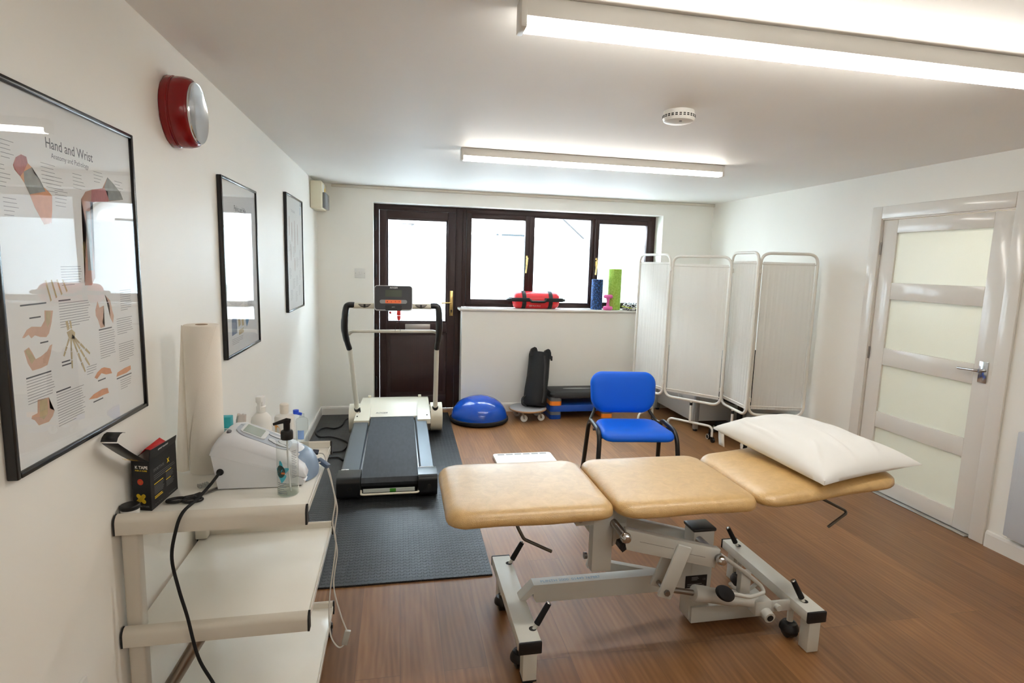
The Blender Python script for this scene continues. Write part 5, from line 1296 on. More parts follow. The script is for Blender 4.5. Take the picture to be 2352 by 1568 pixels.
# sloping control panel
p_a, p_b = Vector((0.258, 0, S + 0.179)), Vector((0.425, 0, S + 0.103)); sl = (p_b - p_a).normalized()
Mp = frame_M((0.252, 1.955, S + 0.1825), sl, (0, 1, 0))
zoff = lambda u: 0.0
def pz(u):   # height of the case surface above the straight panel plane
    return 0.0
g = G(Mp); pts = [(a, b) for a, b in rrect(0.002, 0.188, 0.006, 0.132, 0.045)]
g.prism(pts, lambda a, b, c: (a, b, c + 0.0022), -0.006, 0.0012); pn = obj('control_panel', g, UG, uc)
g = G(Mp); g.prism(rrect(0.016, 0.100, 0.028, 0.120, 0.014), lambda a, b, c: (a, b, c), 0.0034, 0.0062); bz = obj('bezel', g, mat('bezel_light', (204, 206, 206), 0.3), pn)
g = G(Mp); g.prism(rrect(0.024, 0.086, 0.036, 0.112, 0.003), lambda a, b, c: (a, b, c), 0.0062, 0.0068); obj('screen', g, mat('lcd_grey_green', (150, 160, 150), 0.18), bz)
for cx, cy, rx_, ry_ in ((0.122, 0.052, 0.012, 0.012), (0.150, 0.040, 0.026, 0.010), (0.128, 0.098, 0.026, 0.008), (0.160, 0.070, 0.018, 0.018)):
    g = G(Mp); g.prism([(cx + rx_ * math.cos(2 * PI * k / 28), cy + ry_ * math.sin(2 * PI * k / 28)) for k in range(28)], lambda a, b, c: (a, b, c), 0.0034, 0.0056); bt = obj('button', g, mat('button_silver', (198, 200, 202), 0.3), pn)
    g = G(Mp); g.tube([(cx + rx_ * 1.03 * math.cos(2 * PI * k / 28), cy + ry_ * 1.05 * math.sin(2 * PI * k / 28), 0.004) for k in range(28)], 0.0009, 5, closed=True); obj('button_ring', g, mat('button_dark', (84, 88, 94), 0.4), bt)
lettering('CE', Mp @ Vector((0.012, 0.082, 0.0048)), (0, 1, 0), -sl, 0.011, INKK, pn)
g = G(Mp); g.prism([(-0.012 + 0.007 * math.cos(2 * PI * k / 20), 0.020 + 0.011 * math.sin(2 * PI * k / 20)) for k in range(20)], lambda a, b, c: (a, b, c), -0.012, -0.004); obj('emblem', g, mat('dark_emblem', (110, 110, 116), 0.3, 0.6), uc)
# rounded blue-grey nose with probe sockets
g = G(); rs = []
for f, zz in ((1.0, 0.004), (1.04, 0.020), (1.0, 0.040), (0.90, 0.062), (0.74, 0.082), (0.5, 0.097)):
    rs.append([(0.440 + 0.072 * f * math.cos(a), 2.030 + 0.092 * f * math.sin(a), S + zz) for a in [2 * PI * k / 36 for k in range(36)]])
g.rings(rs); obj('nose', g, UB, ut, angle=60)
g = G(); rs = []
for f, zz in ((0.86, 0.071), (0.80, 0.080), (0.66, 0.093), (0.42, 0.104), (0.2, 0.108)):
    rs.append([(0.425 + 0.072 * f * math.cos(a), 2.028 + 0.094 * f * math.sin(a), S + zz) for a in [2 * PI * k / 36 for k in range(36)]])
g.rings(rs); obj('nose_cover', g, UW, ut, angle=60)
g = G()
for k in range(2): g.cyl((0.483, 2.095 + 0.016 * k, S + 0.058), (0.503, 2.098 + 0.016 * k, S + 0.054), 0.007, n=14)
obj('plug', g, mat('dark_blue_plug', (44, 52, 68), 0.4), ut)
g = G(); g.box(0.215, 0.47, 1.925, 2.12, S + 0.0004, S + 0.0035); obj('base_pad', g, BLACKR, ut)
# black mains lead and grey patient leads
g = G(); g.lathe([(0.0, 0), (0.012, 0), (0.010, 0.008), (0.006, 0.010)], (0.222, 1.918, S + 0.062), 16, 'y', R=Matrix.Rotation(PI, 3, 'Z')); obj('cable_grommet', g, BLACKR, ut)
g = G(); g.tube([(0.222, 1.910, S + 0.062), (0.215, 1.84, S + 0.050), (0.204, 1.76, S + 0.040), (0.186, 1.688, S + 0.028), (0.170, 1.672, S - 0.025), (0.158, 1.672, 0.735), (0.172, 1.672, 0.639), (0.192, 1.668, 0.555), (0.218, 1.662, 0.427), (0.262, 1.660, 0.324), (0.31, 1.64, 0.20), (0.33, 1.55, 0.06), (0.30, 1.35, 0.006), (0.16, 1.15, 0.006)], 0.0048, 10, smooth=8); o = obj('mains_cable', g, BLACKR); tag(o, 'thick black cable drooping from the therapy machine over the trolley front', 'cable')
WIRE = mat('pale_grey_wire', (206, 204, 198), 0.45)
cb_ = thing('patient_cable', (0.53, 2.07, S), 'pale grey lead pair with blue clamp hanging over the trolley edge', 'cable')
g = G(); g.tube([(0.503, 2.098, S + 0.054), (0.520, 2.100, S + 0.050), (0.532, 2.085, S + 0.036), (0.536, 2.068, S + 0.020), (0.540, 2.06, S + 0.006), (0.552, 2.055, 0.800), (0.566, 2.05, 0.723), (0.556, 2.05, 0.640), (0.566, 2.05, 0.554), (0.545, 2.05, 0.384), (0.538, 2.05, 0.27), (0.545, 2.05, 0.185), (0.572, 2.05, 0.140), (0.596, 2.05, 0.158), (0.600, 2.05, 0.20)], 0.0026, 8, smooth=8); obj('lead', g, WIRE, cb_)
g = G(); g.tube([(0.488, 2.05, S + 0.020), (0.505, 2.06, S + 0.028), (0.520, 2.07, S + 0.028), (0.536, 2.066, S + 0.016), (0.548, 2.058, S - 0.01), (0.560, 2.056, 0.76), (0.572, 2.054, 0.69), (0.562, 2.052, 0.60), (0.570, 2.054, 0.52), (0.556, 2.054, 0.39), (0.580, 2.054, 0.27), (0.602, 2.05, 0.205)], 0.0026, 8, smooth=8); obj('lead', g, WIRE, cb_)
g = G(); g.bar((0.506, 2.085, S + 0.034), (0.544, 2.055, S + 0.016), 0.018, 0.016, bev=0.003); obj('clamp', g, mat('slate_blue_plastic', (92, 108, 132), 0.4), cb_)
cl = G(); cl.bar((0.592, 2.05, 0.150), (0.606, 2.05, 0.206), 0.012, 0.022, bev=0.002); obj('connector', cl, mat('clear_grey_plastic', (176, 176, 170), 0.2), cb_)
# scissors
sc_ = thing('scissors', (0.15, 1.84, S), 'black handled scissors lying on the front edge of the trolley top', 'scissors')
for cx, cy, rot, rx_, ry_ in ((0.117, 1.838, 0.25, 0.026, 0.016), (0.165, 1.832, 0.15, 0.027, 0.016)):
    g = G(); ca_, sa_ = math.cos(rot), math.sin(rot)
    g.tube([(cx + rx_ * math.cos(q) * ca_ - ry_ * math.sin(q) * sa_, cy + rx_ * math.cos(q) * sa_ + ry_ * math.sin(q) * ca_, S + 0.0065) for q in [2 * PI * k / 28 for k in range(28)]], 0.0046, 8, closed=True)
    g.tube([(cx + (0.018 if cx < 0.14 else 0.0), cy + 0.014, S + 0.0065), (0.162 if cx < .14 else 0.160, 1.865, S + 0.0065), (0.178 if cx < .14 else 0.170, 1.884, S + 0.006)], [0.0055, 0.0065, 0.005], 8); obj('handle', g, BLACK, sc_)
g = G(); g.prism([(0.166, 1.876), (0.178, 1.872), (0.232, 1.945), (0.229, 1.948)], lambda a, b, c: (a, b, S + c), 0.002, 0.0045); g.prism([(0.170, 1.880), (0.181, 1.876), (0.226, 1.953), (0.222, 1.955)], lambda a, b, c: (a, b, S + c), 0.005, 0.0075); obj('blade', g, STEEL, sc_)
ac = thing('clear_clip', (0.165, 1.965, S), 'small clear ribbed plastic clip between box and machine on the trolley', 'clip')
g = G(); Mq = Matrix.Translation((0.158, 1.955, S)) @ Matrix.Rotation(0.7, 4, 'Z'); g.M = Mq
for k in range(5): g.box(-0.016 + 0.007 * k, -0.011 + 0.007 * k, -0.012, 0.012, 0.0006, 0.011, 0.002)
g.box(-0.016, 0.017, -0.009, 0.009, 0.0008, 0.006); obj('clip_body', g, glassy('clear_plastic', (236, 238, 236), haze=0.25), ac)
# ------------------------------------------------------------------ bottles
CLR = glassy('clear_pet', (246, 248, 247), ior=1.38, rough=0.03, haze=0.05)
pb = thing('pump_bottle', (0.441, 1.862, S), 'clear plastic pump bottle with black pump at the front of the trolley top', 'bottle')
pc = Vector((0.441, 1.862, S))
g = G(); g.lathe([(0, 0.0008), (0.031, 0.0008), (0.0335, 0.004), (0.0335, 0.168), (0.031, 0.176), (0.018, 0.181), (0.0155, 0.184), (0.0155, 0.190)], pc, 40); obj('bottle_body', g, CLR, pb)
g = G(); g.lathe([(0, 0.004), (0.0315, 0.004), (0.0315, 0.022), (0, 0.022)], pc, 36); obj('liquid', g, glassy('clear_gel', (238, 242, 238), ior=1.33, haze=0.06), pb)
g = G(); g.lathe([(0.018, 0.184), (0.019, 0.186), (0.019, 0.208), (0.017, 0.212), (0.012, 0.213), (0.010, 0.214), (0.010, 0.234), (0.011, 0.236), (0.011, 0.248), (0.008, 0.250), (0, 0.250)], pc, 28)
g.tube([pc + Vector((0.012, 0.0, 0.243)), pc + Vector((0, 0, 0.245)), pc + Vector((-0.020, -0.002, 0.240)), pc + Vector((-0.040, -0.004, 0.234))], [0.007, 0.008, 0.006, 0.004], 12); obj('pump', g, BLACK, pb)
g = G(); g.tube([pc + Vector((0, 0, 0.182)), pc + Vector((0.002, 0, 0.09)), pc + Vector((0.008, 0, 0.008))], 0.003, 8); obj('dip_tube', g, mat('milky_tube', (220, 222, 222), 0.4), pb)
def cylwrap(c, r, a0):
    return lambda x_, y_: Vector((c[0] + r * math.cos(a0 + x_ / r), c[1] + r * math.sin(a0 + x_ / r), c[2] + y_))
lw = cylwrap(pc, 0.0338, -PI / 2 - 0.45)
def patch(wrapf, pts): return [wrapf(a, b) for a, b in pts]
TEAL = mat('turquoise_ink', (66, 176, 200), 0.5)
g = G(); pts = [(0.0 + (0.019 + 0.007 * math.sin(5 * q)) * math.cos(q), 0.085 + (0.027 + 0.010 * math.sin(4 * q + 1)) * math.sin(q)) for q in [2 * PI * k / 60 for k in range(60)]]
cen = g.v(lw(0, 0.085)); vs = [g.v(lw(a, b)) for a, b in pts]
for k in range(60): g.face([cen, vs[k], vs[(k + 1) % 60]])
lb = obj('label', g, TEAL, pb)
lw2 = cylwrap(pc, 0.0341, -PI / 2 - 0.45)
g = G(); cen = g.v(lw2(-0.002, 0.086)); vs = [g.v(lw2(-0.002 + 0.0155 * math.cos(q), 0.086 + 0.0205 * math.sin(q))) for q in [2 * PI * k / 36 for k in range(36)]]
for k in range(36): g.face([cen, vs[k], vs[(k + 1) % 36]])
obj('emblem', g, mat('dark_teal_ink', (30, 66, 66), 0.4, var=0.8, vs=90), lb)
lw3 = cylwrap(pc, 0.0344, -PI / 2 - 0.45)
g = G(); g.sheet([[lw3(0.001 + 0.006 * i, 0.078 + 0.006 * j) for i in range(3)] for j in range(2)]); obj('emblem', g, mat('rust_ink', (206, 112, 58), 0.5), lb)
g = G()
for k in range(6): 
    g.sheet([[lw(-0.014 + 0.0075 * i, 0.046 - 0.0065 * k + 0.0022 * j) for i in range(5 - (k % 2))] for j in range(2)])
obj('lettering', g, mat('slate_ink', (120, 126, 136), 0.6), pb, flat=True)
lr = cylwrap(pc, 0.0338, -PI / 2 + 0.55)
g = G()
for k in range(16): g.sheet([[lr(0.006 * i, 0.150 - 0.0058 * k + 0.0016 * j) for i in range(4 - (k % 3 == 2))] for j in range(2)])
obj('lettering', g, MATS['slate_ink'], pb, flat=True)
lettering('500 ml', (0, 0, 0), (1, 0, 0), (0, 0, 1), 0.0125, MATS['slate_ink'], pb, wrap=lambda x_, y_: lw(x_ - 0.016, y_ + 0.010))
# spray bottle
spc = Vector((0.286, 2.212, S))
sp = thing('spray_bottle', spc, 'white trigger spray bottle behind the therapy machine', 'bottle')
g = G(); g.lathe([(0, 0), (0.034, 0), (0.037, 0.004), (0.037, 0.150), (0.034, 0.164), (0.022, 0.178), (0.015, 0.183), (0.015, 0.190)], spc, 36); obj('bottle_body', g, WHITEP, sp)
g = G(); g.lathe([(0.0175, 0.184), (0.0175, 0.206), (0.015, 0.209), (0.0, 0.209)], spc, 24)
g.box(spc.x - 0.011, spc.x + 0.010, spc.y - 0.018, spc.y + 0.03, S + 0.209, S + 0.242, 0.004); g.box(spc.x - 0.009, spc.x + 0.011, spc.y - 0.045, spc.y - 0.016, S + 0.228, S + 0.252, 0.004); g.box(spc.x - 0.006, spc.x + 0.006, spc.y - 0.036, spc.y - 0.028, S + 0.196, S + 0.230, 0.003); obj('trigger_head', g, WHITEP, sp)
lw4 = cylwrap(spc, 0.0373, -PI / 2 - 0.95)
g = G()
for k in range(12):
    n_ = 8 - (k % 3); g.sheet([[lw4(0.0062 * i, 0.118 - 0.0064 * k + 0.0015 * j) for i in range(n_)] for j in range(2)])
obj('lettering', g, INKG, sp, flat=True)
# lotion bottle
loc = Vector((0.354, 2.284, S))
lt = thing('lotion_bottle', loc, 'white lotion bottle with an orange circle on its label behind the pump bottle', 'bottle')
g = G(); g.lathe([(0, 0), (0.034, 0), (0.037, 0.004), (0.037, 0.142), (0.034, 0.150), (0.018, 0.156), (0.015, 0.158), (0.0, 0.158)], loc, 36); obj('bottle_body', g, WHITEP, lt)
g = G(); g.lathe([(0.016, 0.1582), (0.0165, 0.160), (0.0165, 0.194), (0.014, 0.197), (0, 0.197)], loc, 28); obj('cap', g, mat('warm_white_cap', (226, 220, 208), 0.4), lt)
lw5 = cylwrap(loc, 0.0373, -PI / 2 - 0.55)
g = G(); cen = g.v(lw5(-0.012, 0.094)); vs = [g.v(lw5(-0.012 + 0.024 * math.cos(q), 0.094 + 0.026 * math.sin(q))) for q in [2 * PI * k / 36 for k in range(36)]]
for k in range(36): g.face([cen, vs[k], vs[(k + 1) % 36]])
obj('label', g, mat('soft_orange_ink', (232, 168, 94), 0.5), lt)
lw6 = cylwrap(loc, 0.0373, -PI / 2 + 0.45)
g = G()
for k in range(20): g.sheet([[lw6(0.0055 * i, 0.136 - 0.0056 * k + 0.0014 * j) for i in range(4)] for j in range(2)])
obj('lettering', g, INKG, lt, flat=True)
# clear gel bottle with blue label
cbc = Vector((0.416, 2.300, S))
ge = thing('gel_bottle', cbc, 'clear bottle with blue label and blue cap beside the far trolley rail', 'bottle')
g = G(); g.lathe([(0, 0.0008), (0.021, 0.0008), (0.0235, 0.004), (0.0235, 0.122), (0.021, 0.130), (0.010, 0.136), (0.009, 0.150)], cbc, 32); obj('bottle_body', g, CLR, ge)
g = G(); g.lathe([(0.0095, 0.1505), (0.011, 0.152), (0.011, 0.166), (0, 0.168)], cbc + Vector((-0.022, 0, 0)), 20); g.tube([cbc + Vector((-0.022, 0, 0.154)), cbc + Vector((0, 0, 0.148))], 0.006, 8); obj('cap', g, mat('bright_blue_cap', (20, 72, 206), 0.35), ge)
lw7 = cylwrap(cbc, 0.0238, -PI / 2 - 0.2)
g = G(); g.sheet([[lw7(-0.010 + 0.005 * i, 0.052 + 0.036 * j) for i in range(6)] for j in range(2)]); g.sheet([[lw7(-0.010 + 0.005 * i, 0.016 + 0.012 * j) for i in range(6)] for j in range(2)]); obj('label', g, mat('pale_blue_label', (134, 168, 222), 0.5), ge, flat=True)
# teal carton and crumpled sachet
tc_ = thing('teal_carton', (0.142, 2.275, S), 'turquoise and white carton behind the paper roll', 'carton')
g = G(); g.box(0.118, 0.163, 2.262, 2.300, S + 0.0005, S + 0.152, 0.002); obj('carton_body', g, mat('teal_card', (34, 158, 166), 0.5), tc_)
g = G(); g.prism([(0.1185, 0.146), (0.140, 0.150), (0.136, 0.132), (0.1185, 0.116)], lambda a, b, c: (a, c, S + b), 2.2612, 2.2618); g.box(0.122, 0.156, 2.2612, 2.2618, S + 0.106, S + 0.109); g.box(0.122, 0.150, 2.2612, 2.2618, S + 0.099, S + 0.102); obj('printed_swoosh', g, INKW, tc_)
sa = thing('tissue_sachet', (0.19, 2.285, S), 'crumpled clear sachet of tissues standing beside the turquoise carton', 'sachet')
g = G(); rnd = random.Random(5); rs = []
for z in (0.0006, 0.05, 0.10, 0.13, 0.155):
    rs.append([(0.186 + z * 0.07 + (0.020 - z * 0.03) * math.cos(2 * PI * i / 14) + rnd.uniform(-.003, .003), 2.285 + (0.014 - z * 0.04) * math.sin(2 * PI * i / 14) + rnd.uniform(-.002, .002), S + z + (rnd.uniform(-.006, .006) if z > 0.01 else 0)) for i in range(14)])
g.rings(rs); obj('sachet_body', g, mat('sachet_film', (212, 200, 194), 0.25, var=0.15, vs=40), sa)

# ------------------------------------------------------------------ framed charts on the left wall
PGL = glassy('poster_glazing', (250, 251, 252), ior=1.55, rough=0.012, wav=0.03)
PAPER = mat('chart_paper', (242, 242, 240), 0.6)
FRB = mat('glossy_black_frame', (16, 16, 18), 0.22, spec=0.55)
def chart(y0, y1, z0, z1, label):
    t = thing('framed_chart', (0, (y0 + y1) / 2, z0), label, 'framed poster', 'framed anatomy charts on the left wall')
    fw, dp = 0.013, 0.022
    g = G()
    for a, b, c, d in ((y0, y0 + fw, z0, z1), (y1 - fw, y1, z0, z1), (y0 + fw, y1 - fw, z0, z0 + fw), (y0 + fw, y1 - fw, z1 - fw, z1)):
        g.box(0.0006, dp, a, b, c, d, 0.003)
    obj('frame', g, FRB, t)
    obj('chart_sheet', G().box(0.004, 0.0130, y0 + fw * .6, y1 - fw * .6, z0 + fw * .6, z1 - fw * .6), PAPER, t, flat=True)
    obj('glazing', G().poly([(0.0175, y0 + fw * .7, z0 + fw * .7), (0.0175, y1 - fw * .7, z0 + fw * .7), (0.0175, y1 - fw * .7, z1 - fw * .7), (0.0175, y0 + fw * .7, z1 - fw * .7)]), PGL, t, flat=True)
    return t
PX = 0.01315
def art(parent, polys, m, lift=0.0, name='illustration'):
    g = G()
    for pl_ in polys:
        # triangulate concave outlines through bmesh
        f = g.face([g.v((PX + lift, a, b)) for a, b in pl_])
    bmesh.ops.triangulate(g.bm, faces=list(g.bm.faces))
    return obj(name, g, m, parent, flat=True)
def lines(parent, y0, z0, w_, n_, pitch=0.0062, th=0.0013, m=None, jag=0.0, seed=0):
    rnd = random.Random(seed); g = G()
    for k in range(n_):
        L_ = w_ * (1 - rnd.random() * jag) if k < n_ - 1 else w_ * 0.6
        z = z0 - k * pitch
        g.poly([(PX, y0, z), (PX, y0 + L_, z), (PX, y0 + L_, z + th), (PX, y0, z + th)])
    return obj('lettering', g, m or CHG, parent, flat=True)
CHG = mat('chart_grey_ink', (142, 142, 146), 0.6); CHD = mat('chart_dark_ink', (76, 78, 84), 0.6)
SKIN = mat('chart_skin', (214, 176, 152), 0.6, var=0.12, vs=60); SKIN2 = mat('chart_skin_shade', (188, 142, 120), 0.6); MUS = mat('chart_muscle', (178, 104, 98), 0.6, var=0.3, vs=60, stretch=(1, 6, 1)); TEN = mat('chart_tendon', (150, 152, 146), 0.6, var=0.3, vs=60); BONE = mat('chart_bone', (196, 178, 138), 0.6, var=0.2, vs=80); ORA = mat('chart_orange', (222, 158, 116), 0.6, var=0.15, vs=60)
p1 = chart(1.2935, 1.9226, 1.1228, 1.9420, 'large framed hand and wrist chart nearest the camera on the left wall')
lettering('Hand and Wrist', (PX, 1.497, 1.8275), (0, 1, 0), (0, 0, 1), 0.0335, CHD, p1, bold=0.004, sx=0.93)
lettering('Anatomy and Pathology', (PX, 1.517, 1.8070), (0, 1, 0), (0, 0, 1), 0.0170, CHD, p1, sx=0.98)
F = dict(
 armA=[(1.38, 1.77), (1.391, 1.787), (1.409, 1.796), (1.426, 1.794), (1.429, 1.782), (1.442, 1.775), (1.448, 1.762), (1.467, 1.753), (1.473, 1.74), (1.493, 1.732), (1.509, 1.722), (1.505, 1.690), (1.498, 1.660), (1.470, 1.655), (1.441, 1.690), (1.427, 1.716), (1.412, 1.738), (1.4, 1.75), (1.384, 1.761)],
 armAm=[(1.38, 1.77), (1.391, 1.787), (1.409, 1.796), (1.426, 1.794), (1.429, 1.782), (1.413, 1.761), (1.4, 1.75), (1.384, 1.761)],
 armAg=[(1.413, 1.761), (1.442, 1.775), (1.448, 1.762), (1.467, 1.753), (1.473, 1.74), (1.485, 1.729), (1.427, 1.716), (1.412, 1.738)],
 handR=[(1.631, 1.727), (1.654, 1.748), (1.689, 1.758), (1.741, 1.767), (1.772, 1.8), (1.804, 1.787), (1.842, 1.767), (1.855, 1.749), (1.773, 1.736), (1.714, 1.73), (1.673, 1.722), (1.672, 1.68), (1.671, 1.624), (1.674, 1.601), (1.672, 1.53), (1.653, 1.512), (1.62, 1.513), (1.635, 1.595), (1.648, 1.661)],
 handRm=[(1.684, 1.756), (1.741, 1.767), (1.769, 1.762), (1.768, 1.735), (1.678, 1.725)],
 handRt=[(1.752, 1.772), (1.772, 1.8), (1.804, 1.787), (1.842, 1.767), (1.855, 1.749), (1.775, 1.738)],
 foreR=[(1.648, 1.700), (1.668, 1.700), (1.668, 1.62), (1.664, 1.55), (1.640, 1.55), (1.644, 1.60)],
 handC=[(1.361, 1.413), (1.378, 1.428), (1.395, 1.433), (1.428, 1.429), (1.443, 1.442), (1.445, 1.464), (1.477, 1.461), (1.468, 1.435), (1.455, 1.411), (1.444, 1.404), (1.422, 1.407), (1.404, 1.413), (1.391, 1.408), (1.383, 1.417), (1.368, 1.412)],
 handD=[(1.363, 1.385), (1.38, 1.39), (1.39, 1.377), (1.4, 1.361), (1.419, 1.364), (1.443, 1.372), (1.454, 1.383), (1.464, 1.385), (1.455, 1.364), (1.44, 1.341), (1.416, 1.338), (1.385, 1.338), (1.372, 1.356)],
 wristE=[(1.394, 1.271), (1.435, 1.267), (1.435, 1.241), (1.452, 1.232), (1.444, 1.221), (1.428, 1.212), (1.391, 1.214), (1.379, 1.229), (1.368, 1.235), (1.371, 1.241), (1.39, 1.242)],
 handG=[(1.662, 1.447), (1.676, 1.469), (1.683, 1.451), (1.706, 1.455), (1.7, 1.428), (1.693, 1.409), (1.705, 1.398), (1.682, 1.397), (1.672, 1.419), (1.662, 1.432)],
 handH=[(1.717, 1.483), (1.743, 1.466), (1.75, 1.439), (1.757, 1.423), (1.75, 1.403), (1.737, 1.419), (1.737, 1.455)],
 armI=[(1.634, 1.272), (1.649, 1.283), (1.672, 1.29), (1.686, 1.29), (1.718, 1.281), (1.726, 1.266), (1.693, 1.269), (1.67, 1.277), (1.646, 1.266)],
 armJ=[(1.749, 1.251), (1.756, 1.262), (1.798, 1.267), (1.837, 1.268), (1.838, 1.256), (1.81, 1.251), (1.77, 1.251)],
 armK=[(1.599, 1.222), (1.624, 1.23), (1.669, 1.234), (1.697, 1.231), (1.702, 1.216), (1.672, 1.217), (1.64, 1.216)])
art(p1, [F['armA']], ORA); art(p1, [F['armAm']], MUS, 0.0002); art(p1, [F['armAg']], TEN, 0.0002)
art(p1, [F['handR']], SKIN2); art(p1, [F['handRm']], MUS, 0.0002); art(p1, [F['handRt'], F['foreR']], TEN, 0.0002)
art(p1, [F[k] for k in ('handC', 'handD', 'handG', 'handH', 'wristE')], SKIN); art(p1, [F[k] for k in ('armI', 'armJ', 'armK')], ORA)
art(p1, [[(1.449, 1.462), (1.468, 1.460), (1.462, 1.436), (1.450, 1.425), (1.446, 1.440)], [(1.366, 1.384), (1.378, 1.387), (1.397, 1.362), (1.384, 1.352)], [(1.402, 1.268), (1.428, 1.266), (1.426, 1.232), (1.410, 1.222), (1.396, 1.232)]], BONE, 0.0003)
rays = []
for (a, b), (c, d) in (((1.545, 1.395), (1.620, 1.338)), ((1.548, 1.392), (1.614, 1.309)), ((1.545, 1.390), (1.592, 1.296)), ((1.540, 1.388), (1.536, 1.315)), ((1.532, 1.388), (1.505, 1.350))):
    n2 = Vector((-(d - b), c - a)).normalized() * 0.0032
    for f0, f1 in ((0, .42), (.45, .70), (.73, 1)):
        A_ = Vector((a, b)).lerp(Vector((c, d)), f0); B2 = Vector((a, b)).lerp(Vector((c, d)), f1)
        rays.append([tuple(A_ + n2 * 1.1), tuple(A_ - n2 * 1.1), tuple(B2 - n2 * .8), tuple(B2 + n2 * .8)])
rays.append([(1.524, 1.405), (1.532, 1.388), (1.556, 1.386), (1.560, 1.400), (1.546, 1.410)]); rays.append([(1.522, 1.432), (1.532, 1.432), (1.538, 1.412), (1.528, 1.408)]); rays.append([(1.538, 1.432), (1.546, 1.430), (1.548, 1.412), (1.541, 1.412)])
for k in range(4): rays.append([(1.455 + 0.022 * k, 1.530), (1.460 + 0.022 * k, 1.532), (1.475 + 0.022 * k, 1.485 + 0.006 * k), (1.470 + 0.022 * k, 1.482 + 0.006 * k)])
art(p1, rays, BONE, 0.0002)
for a, b, w_, n_, s_ in ((1.345, 1.815, 0.045, 5, 1), (1.325, 1.765, 0.045, 6, 2), (1.475, 1.790, 0.06, 6, 3), (1.49, 1.765, 0.07, 5, 4), (1.52, 1.735, 0.07, 5, 5), (1.60, 1.785, 0.06, 5, 6), (1.70, 1.805, 0.05, 4, 7), (1.81, 1.795, 0.05, 5, 8), (1.34, 1.70, 0.05, 5, 9)): lines(p1, a, b, w_, n_, 0.0085, 0.0011, jag=0.4, seed=s_)
for a, b, w_, n_ in ((1.501, 1.474, 0.138, 10), (1.672, 1.384, 0.086, 12), (1.771, 1.411, 0.096, 8), (1.774, 1.339, 0.096, 9), (1.362, 1.317, 0.100, 9), (1.464, 1.264, 0.122, 13), (1.80, 1.49, 0.07, 10), (1.52, 1.56, 0.09, 8), (1.77, 1.235, 0.07, 5), (1.60, 1.305, 0.05, 4)): lines(p1, a, b, w_, n_, jag=0.12, seed=int(a * 1000))
for a, b, w_ in ((1.363, 1.479, 0.091), (1.501, 1.480, 0.05), (1.672, 1.391, 0.07), (1.362, 1.323, 0.09), (1.464, 1.270, 0.06), (1.495, 1.335, 0.035), (1.495, 1.327, 0.04), (1.39, 1.450, 0.04), (1.42, 1.392, 0.03), (1.65, 1.258, 0.04), (1.75, 1.243, 0.09), (1.62, 1.208, 0.05)): lines(p1, a, b, w_ / 0.6, 1, th=0.0032, m=CHD)
p2_ = chart(2.7766, 3.4135, 1.1208, 1.9555, 'framed chart between the wall clock and the far chart, mirroring the bright window')
lettering('Pelvis and Hip', (PX, 2.99, 1.815), (0, 1, 0), (0, 0, 1), 0.040, CHD, p2_, bold=0.004, sx=0.95)
lettering('Anatomy and Pathology', (PX, 3.00, 1.780), (0, 1, 0), (0, 0, 1), 0.019, CHD, p2_, sx=1.0)
SLB = mat('chart_slate', (120, 132, 152), 0.6, var=0.4, vs=40); BLC = mat('chart_blue', (96, 136, 170), 0.6, var=0.4, vs=60)
art(p2_, [[(2.86, 1.52), (2.93, 1.53), (2.92, 1.42), (2.86, 1.41)], [(2.885, 1.30), (2.97, 1.31), (2.97, 1.225), (2.88, 1.22)]], SLB)
art(p2_, [[(2.99, 1.29), (3.03, 1.30), (3.04, 1.26), (3.00, 1.25)], [(3.05, 1.29), (3.09, 1.30), (3.10, 1.25), (3.06, 1.25)], [(3.00, 1.235), (3.09, 1.24), (3.09, 1.215), (3.00, 1.21)], [(2.92, 1.66), (3.04, 1.69), (3.10, 1.62), (3.04, 1.55), (2.94, 1.56)]], BONE)
art(p2_, [[(3.13, 1.27), (3.17, 1.32), (3.21, 1.31), (3.19, 1.26), (3.15, 1.235)]], BLC); art(p2_, [[(3.20, 1.66), (3.28, 1.69), (3.31, 1.60), (3.25, 1.54)]], MUS)
for a, b, w_, n_ in ((3.14, 1.74, 0.16, 6), (3.14, 1.50, 0.17, 12), (2.88, 1.20, 0.2, 4), (3.12, 1.40, 0.17, 9), (2.86, 1.74, 0.15, 5), (2.97, 1.50, 0.14, 10)): lines(p2_, a, b, w_, n_, 0.008, 0.0016, jag=0.15, seed=int(a * 777))
p3_ = chart(4.2718, 4.9532, 1.2080, 2.0552, 'framed chart furthest along the left wall near the fuse box')
lettering('The Muscles', (PX, 4.49, 1.935), (0, 1, 0), (0, 0, 1), 0.030, CHG, p3_, sx=1.0)
art(p3_, [[(4.86, 2.0), (4.90, 2.0), (4.90, 1.94), (4.86, 1.94)]], mat('chart_pale_blue', (176, 204, 222), 0.6))
cols = [(4.40, 1.90, 1.76), (4.50, 1.86, 1.72), (4.62, 1.88, 1.64), (4.74, 1.86, 1.70), (4.45, 1.70, 1.58), (4.60, 1.60, 1.50)]
art(p3_, [[(a - 0.012, z_), (a + 0.012, z_), (a + 0.022, (z_ + y_) / 2), (a + 0.010, y_), (a - 0.010, y_), (a - 0.020, (z_ + y_) / 2)] for a, z_, y_ in cols], mat('chart_pale_muscle', (196, 180, 176), 0.6))
for k, (a, b) in enumerate(((4.36, 1.72), (4.52, 1.68), (4.66, 1.60), (4.80, 1.66), (4.36, 1.52), (4.50, 1.44), (4.64, 1.46), (4.78, 1.50), (4.40, 1.36), (4.60, 1.34), (4.74, 1.38))): lines(p3_, a, b, 0.10, 8, 0.010, 0.0022, jag=0.3, seed=50 + k)

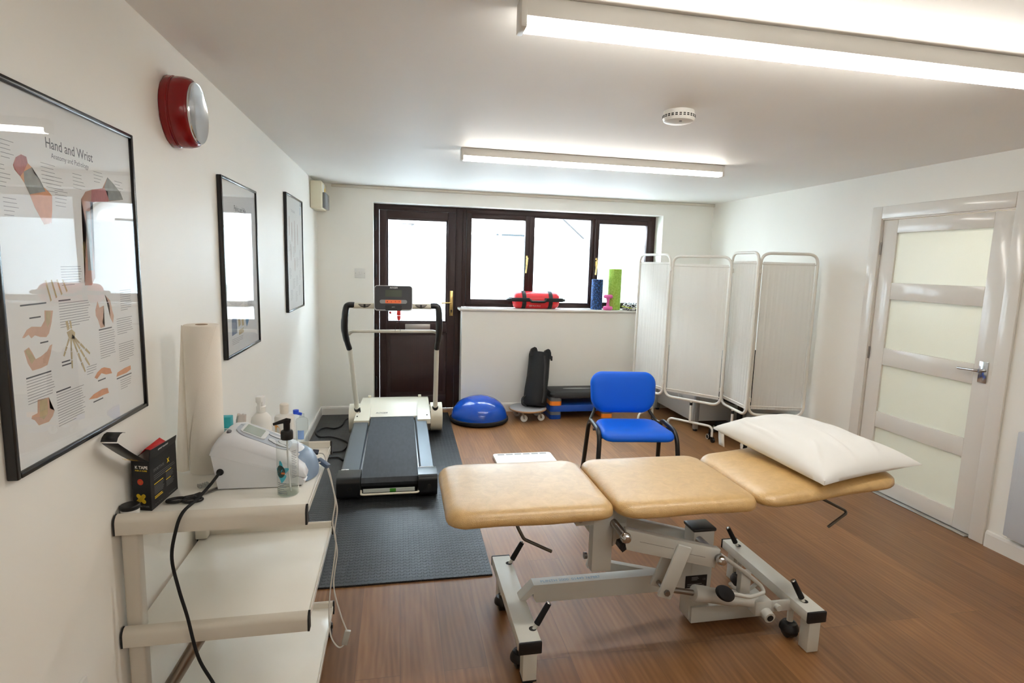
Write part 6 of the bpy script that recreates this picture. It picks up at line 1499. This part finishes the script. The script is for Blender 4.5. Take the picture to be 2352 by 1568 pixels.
# ------------------------------------------------------------------ red wall clock
RDP = mat('deep_red_gloss', (128, 6, 12), 0.2, spec=0.5)
kc = Vector((0, 2.296, 2.098))
ck = thing('wall_clock', kc, 'round red wall clock with chrome rim high on the left wall', 'clock')
g = G(); g.lathe([(0.0, 0.001), (0.118, 0.001), (0.121, 0.006), (0.121, 0.022), (0.117, 0.025), (0.117, 0.028), (0.120, 0.032), (0.1195, 0.055), (0.114, 0.075), (0.106, 0.083), (0.100, 0.085), (0.100, 0.070), (0.0, 0.070)], kc, 64, 'x'); obj('case', g, RDP, ck)
g = G(); g.lathe([(0.099, 0.080), (0.104, 0.083), (0.1045, 0.088), (0.1015, 0.091), (0.098, 0.089)], kc, 64, 'x'); obj('rim', g, CHROME, ck)
g = G(); g.lathe([(0.0, 0.0705), (0.099, 0.0705), (0.099, 0.0715), (0.0, 0.0715)], kc, 48, 'x'); dl = obj('dial', g, mat('dial_white', (222, 222, 214), 0.5), ck)
for k in range(12):
    a = PI / 2 - 2 * PI * (k + 1) / 12; s_ = str(k + 1)
    c_ = kc + Vector((0.0718, 0.076 * math.cos(a), 0.076 * math.sin(a) - 0.008))
    lettering(s_, c_, (0, 1, 0), (0, 0, 1), 0.022, CHD, dl, align='CENTER')
def hand(a, L_, w_, m, x_, nm):
    g = G(); d_ = Vector((0, math.cos(a), math.sin(a))); n2 = Vector((0, -math.sin(a), math.cos(a))); c_ = kc + Vector((x_, 0, 0))
    g.rings([[c_ - d_ * 0.015 + n2 * w_ + Vector((o_, 0, 0)), c_ - d_ * 0.015 - n2 * w_ + Vector((o_, 0, 0)), c_ + d_ * L_ - n2 * w_ * .5 + Vector((o_, 0, 0)), c_ + d_ * L_ + n2 * w_ * .5 + Vector((o_, 0, 0))] for o_ in (0, 0.0008)]); obj(nm, g, m, dl)
hand(1.22, 0.072, 0.0022, CHG, 0.0735, 'minute_hand'); hand(1.28, 0.045, 0.003, CHD, 0.0750, 'hour_hand'); hand(1.16, 0.07, 0.0007, RDP, 0.0765, 'second_hand')
g = G(); g.lathe([(0.0, 0.0885), (0.05, 0.0880), (0.098, 0.0855), (0.098, 0.0845), (0.0, 0.0870)], kc, 48, 'x'); obj('lens', g, glassy('clock_lens', (252, 252, 252), ior=1.5), ck)
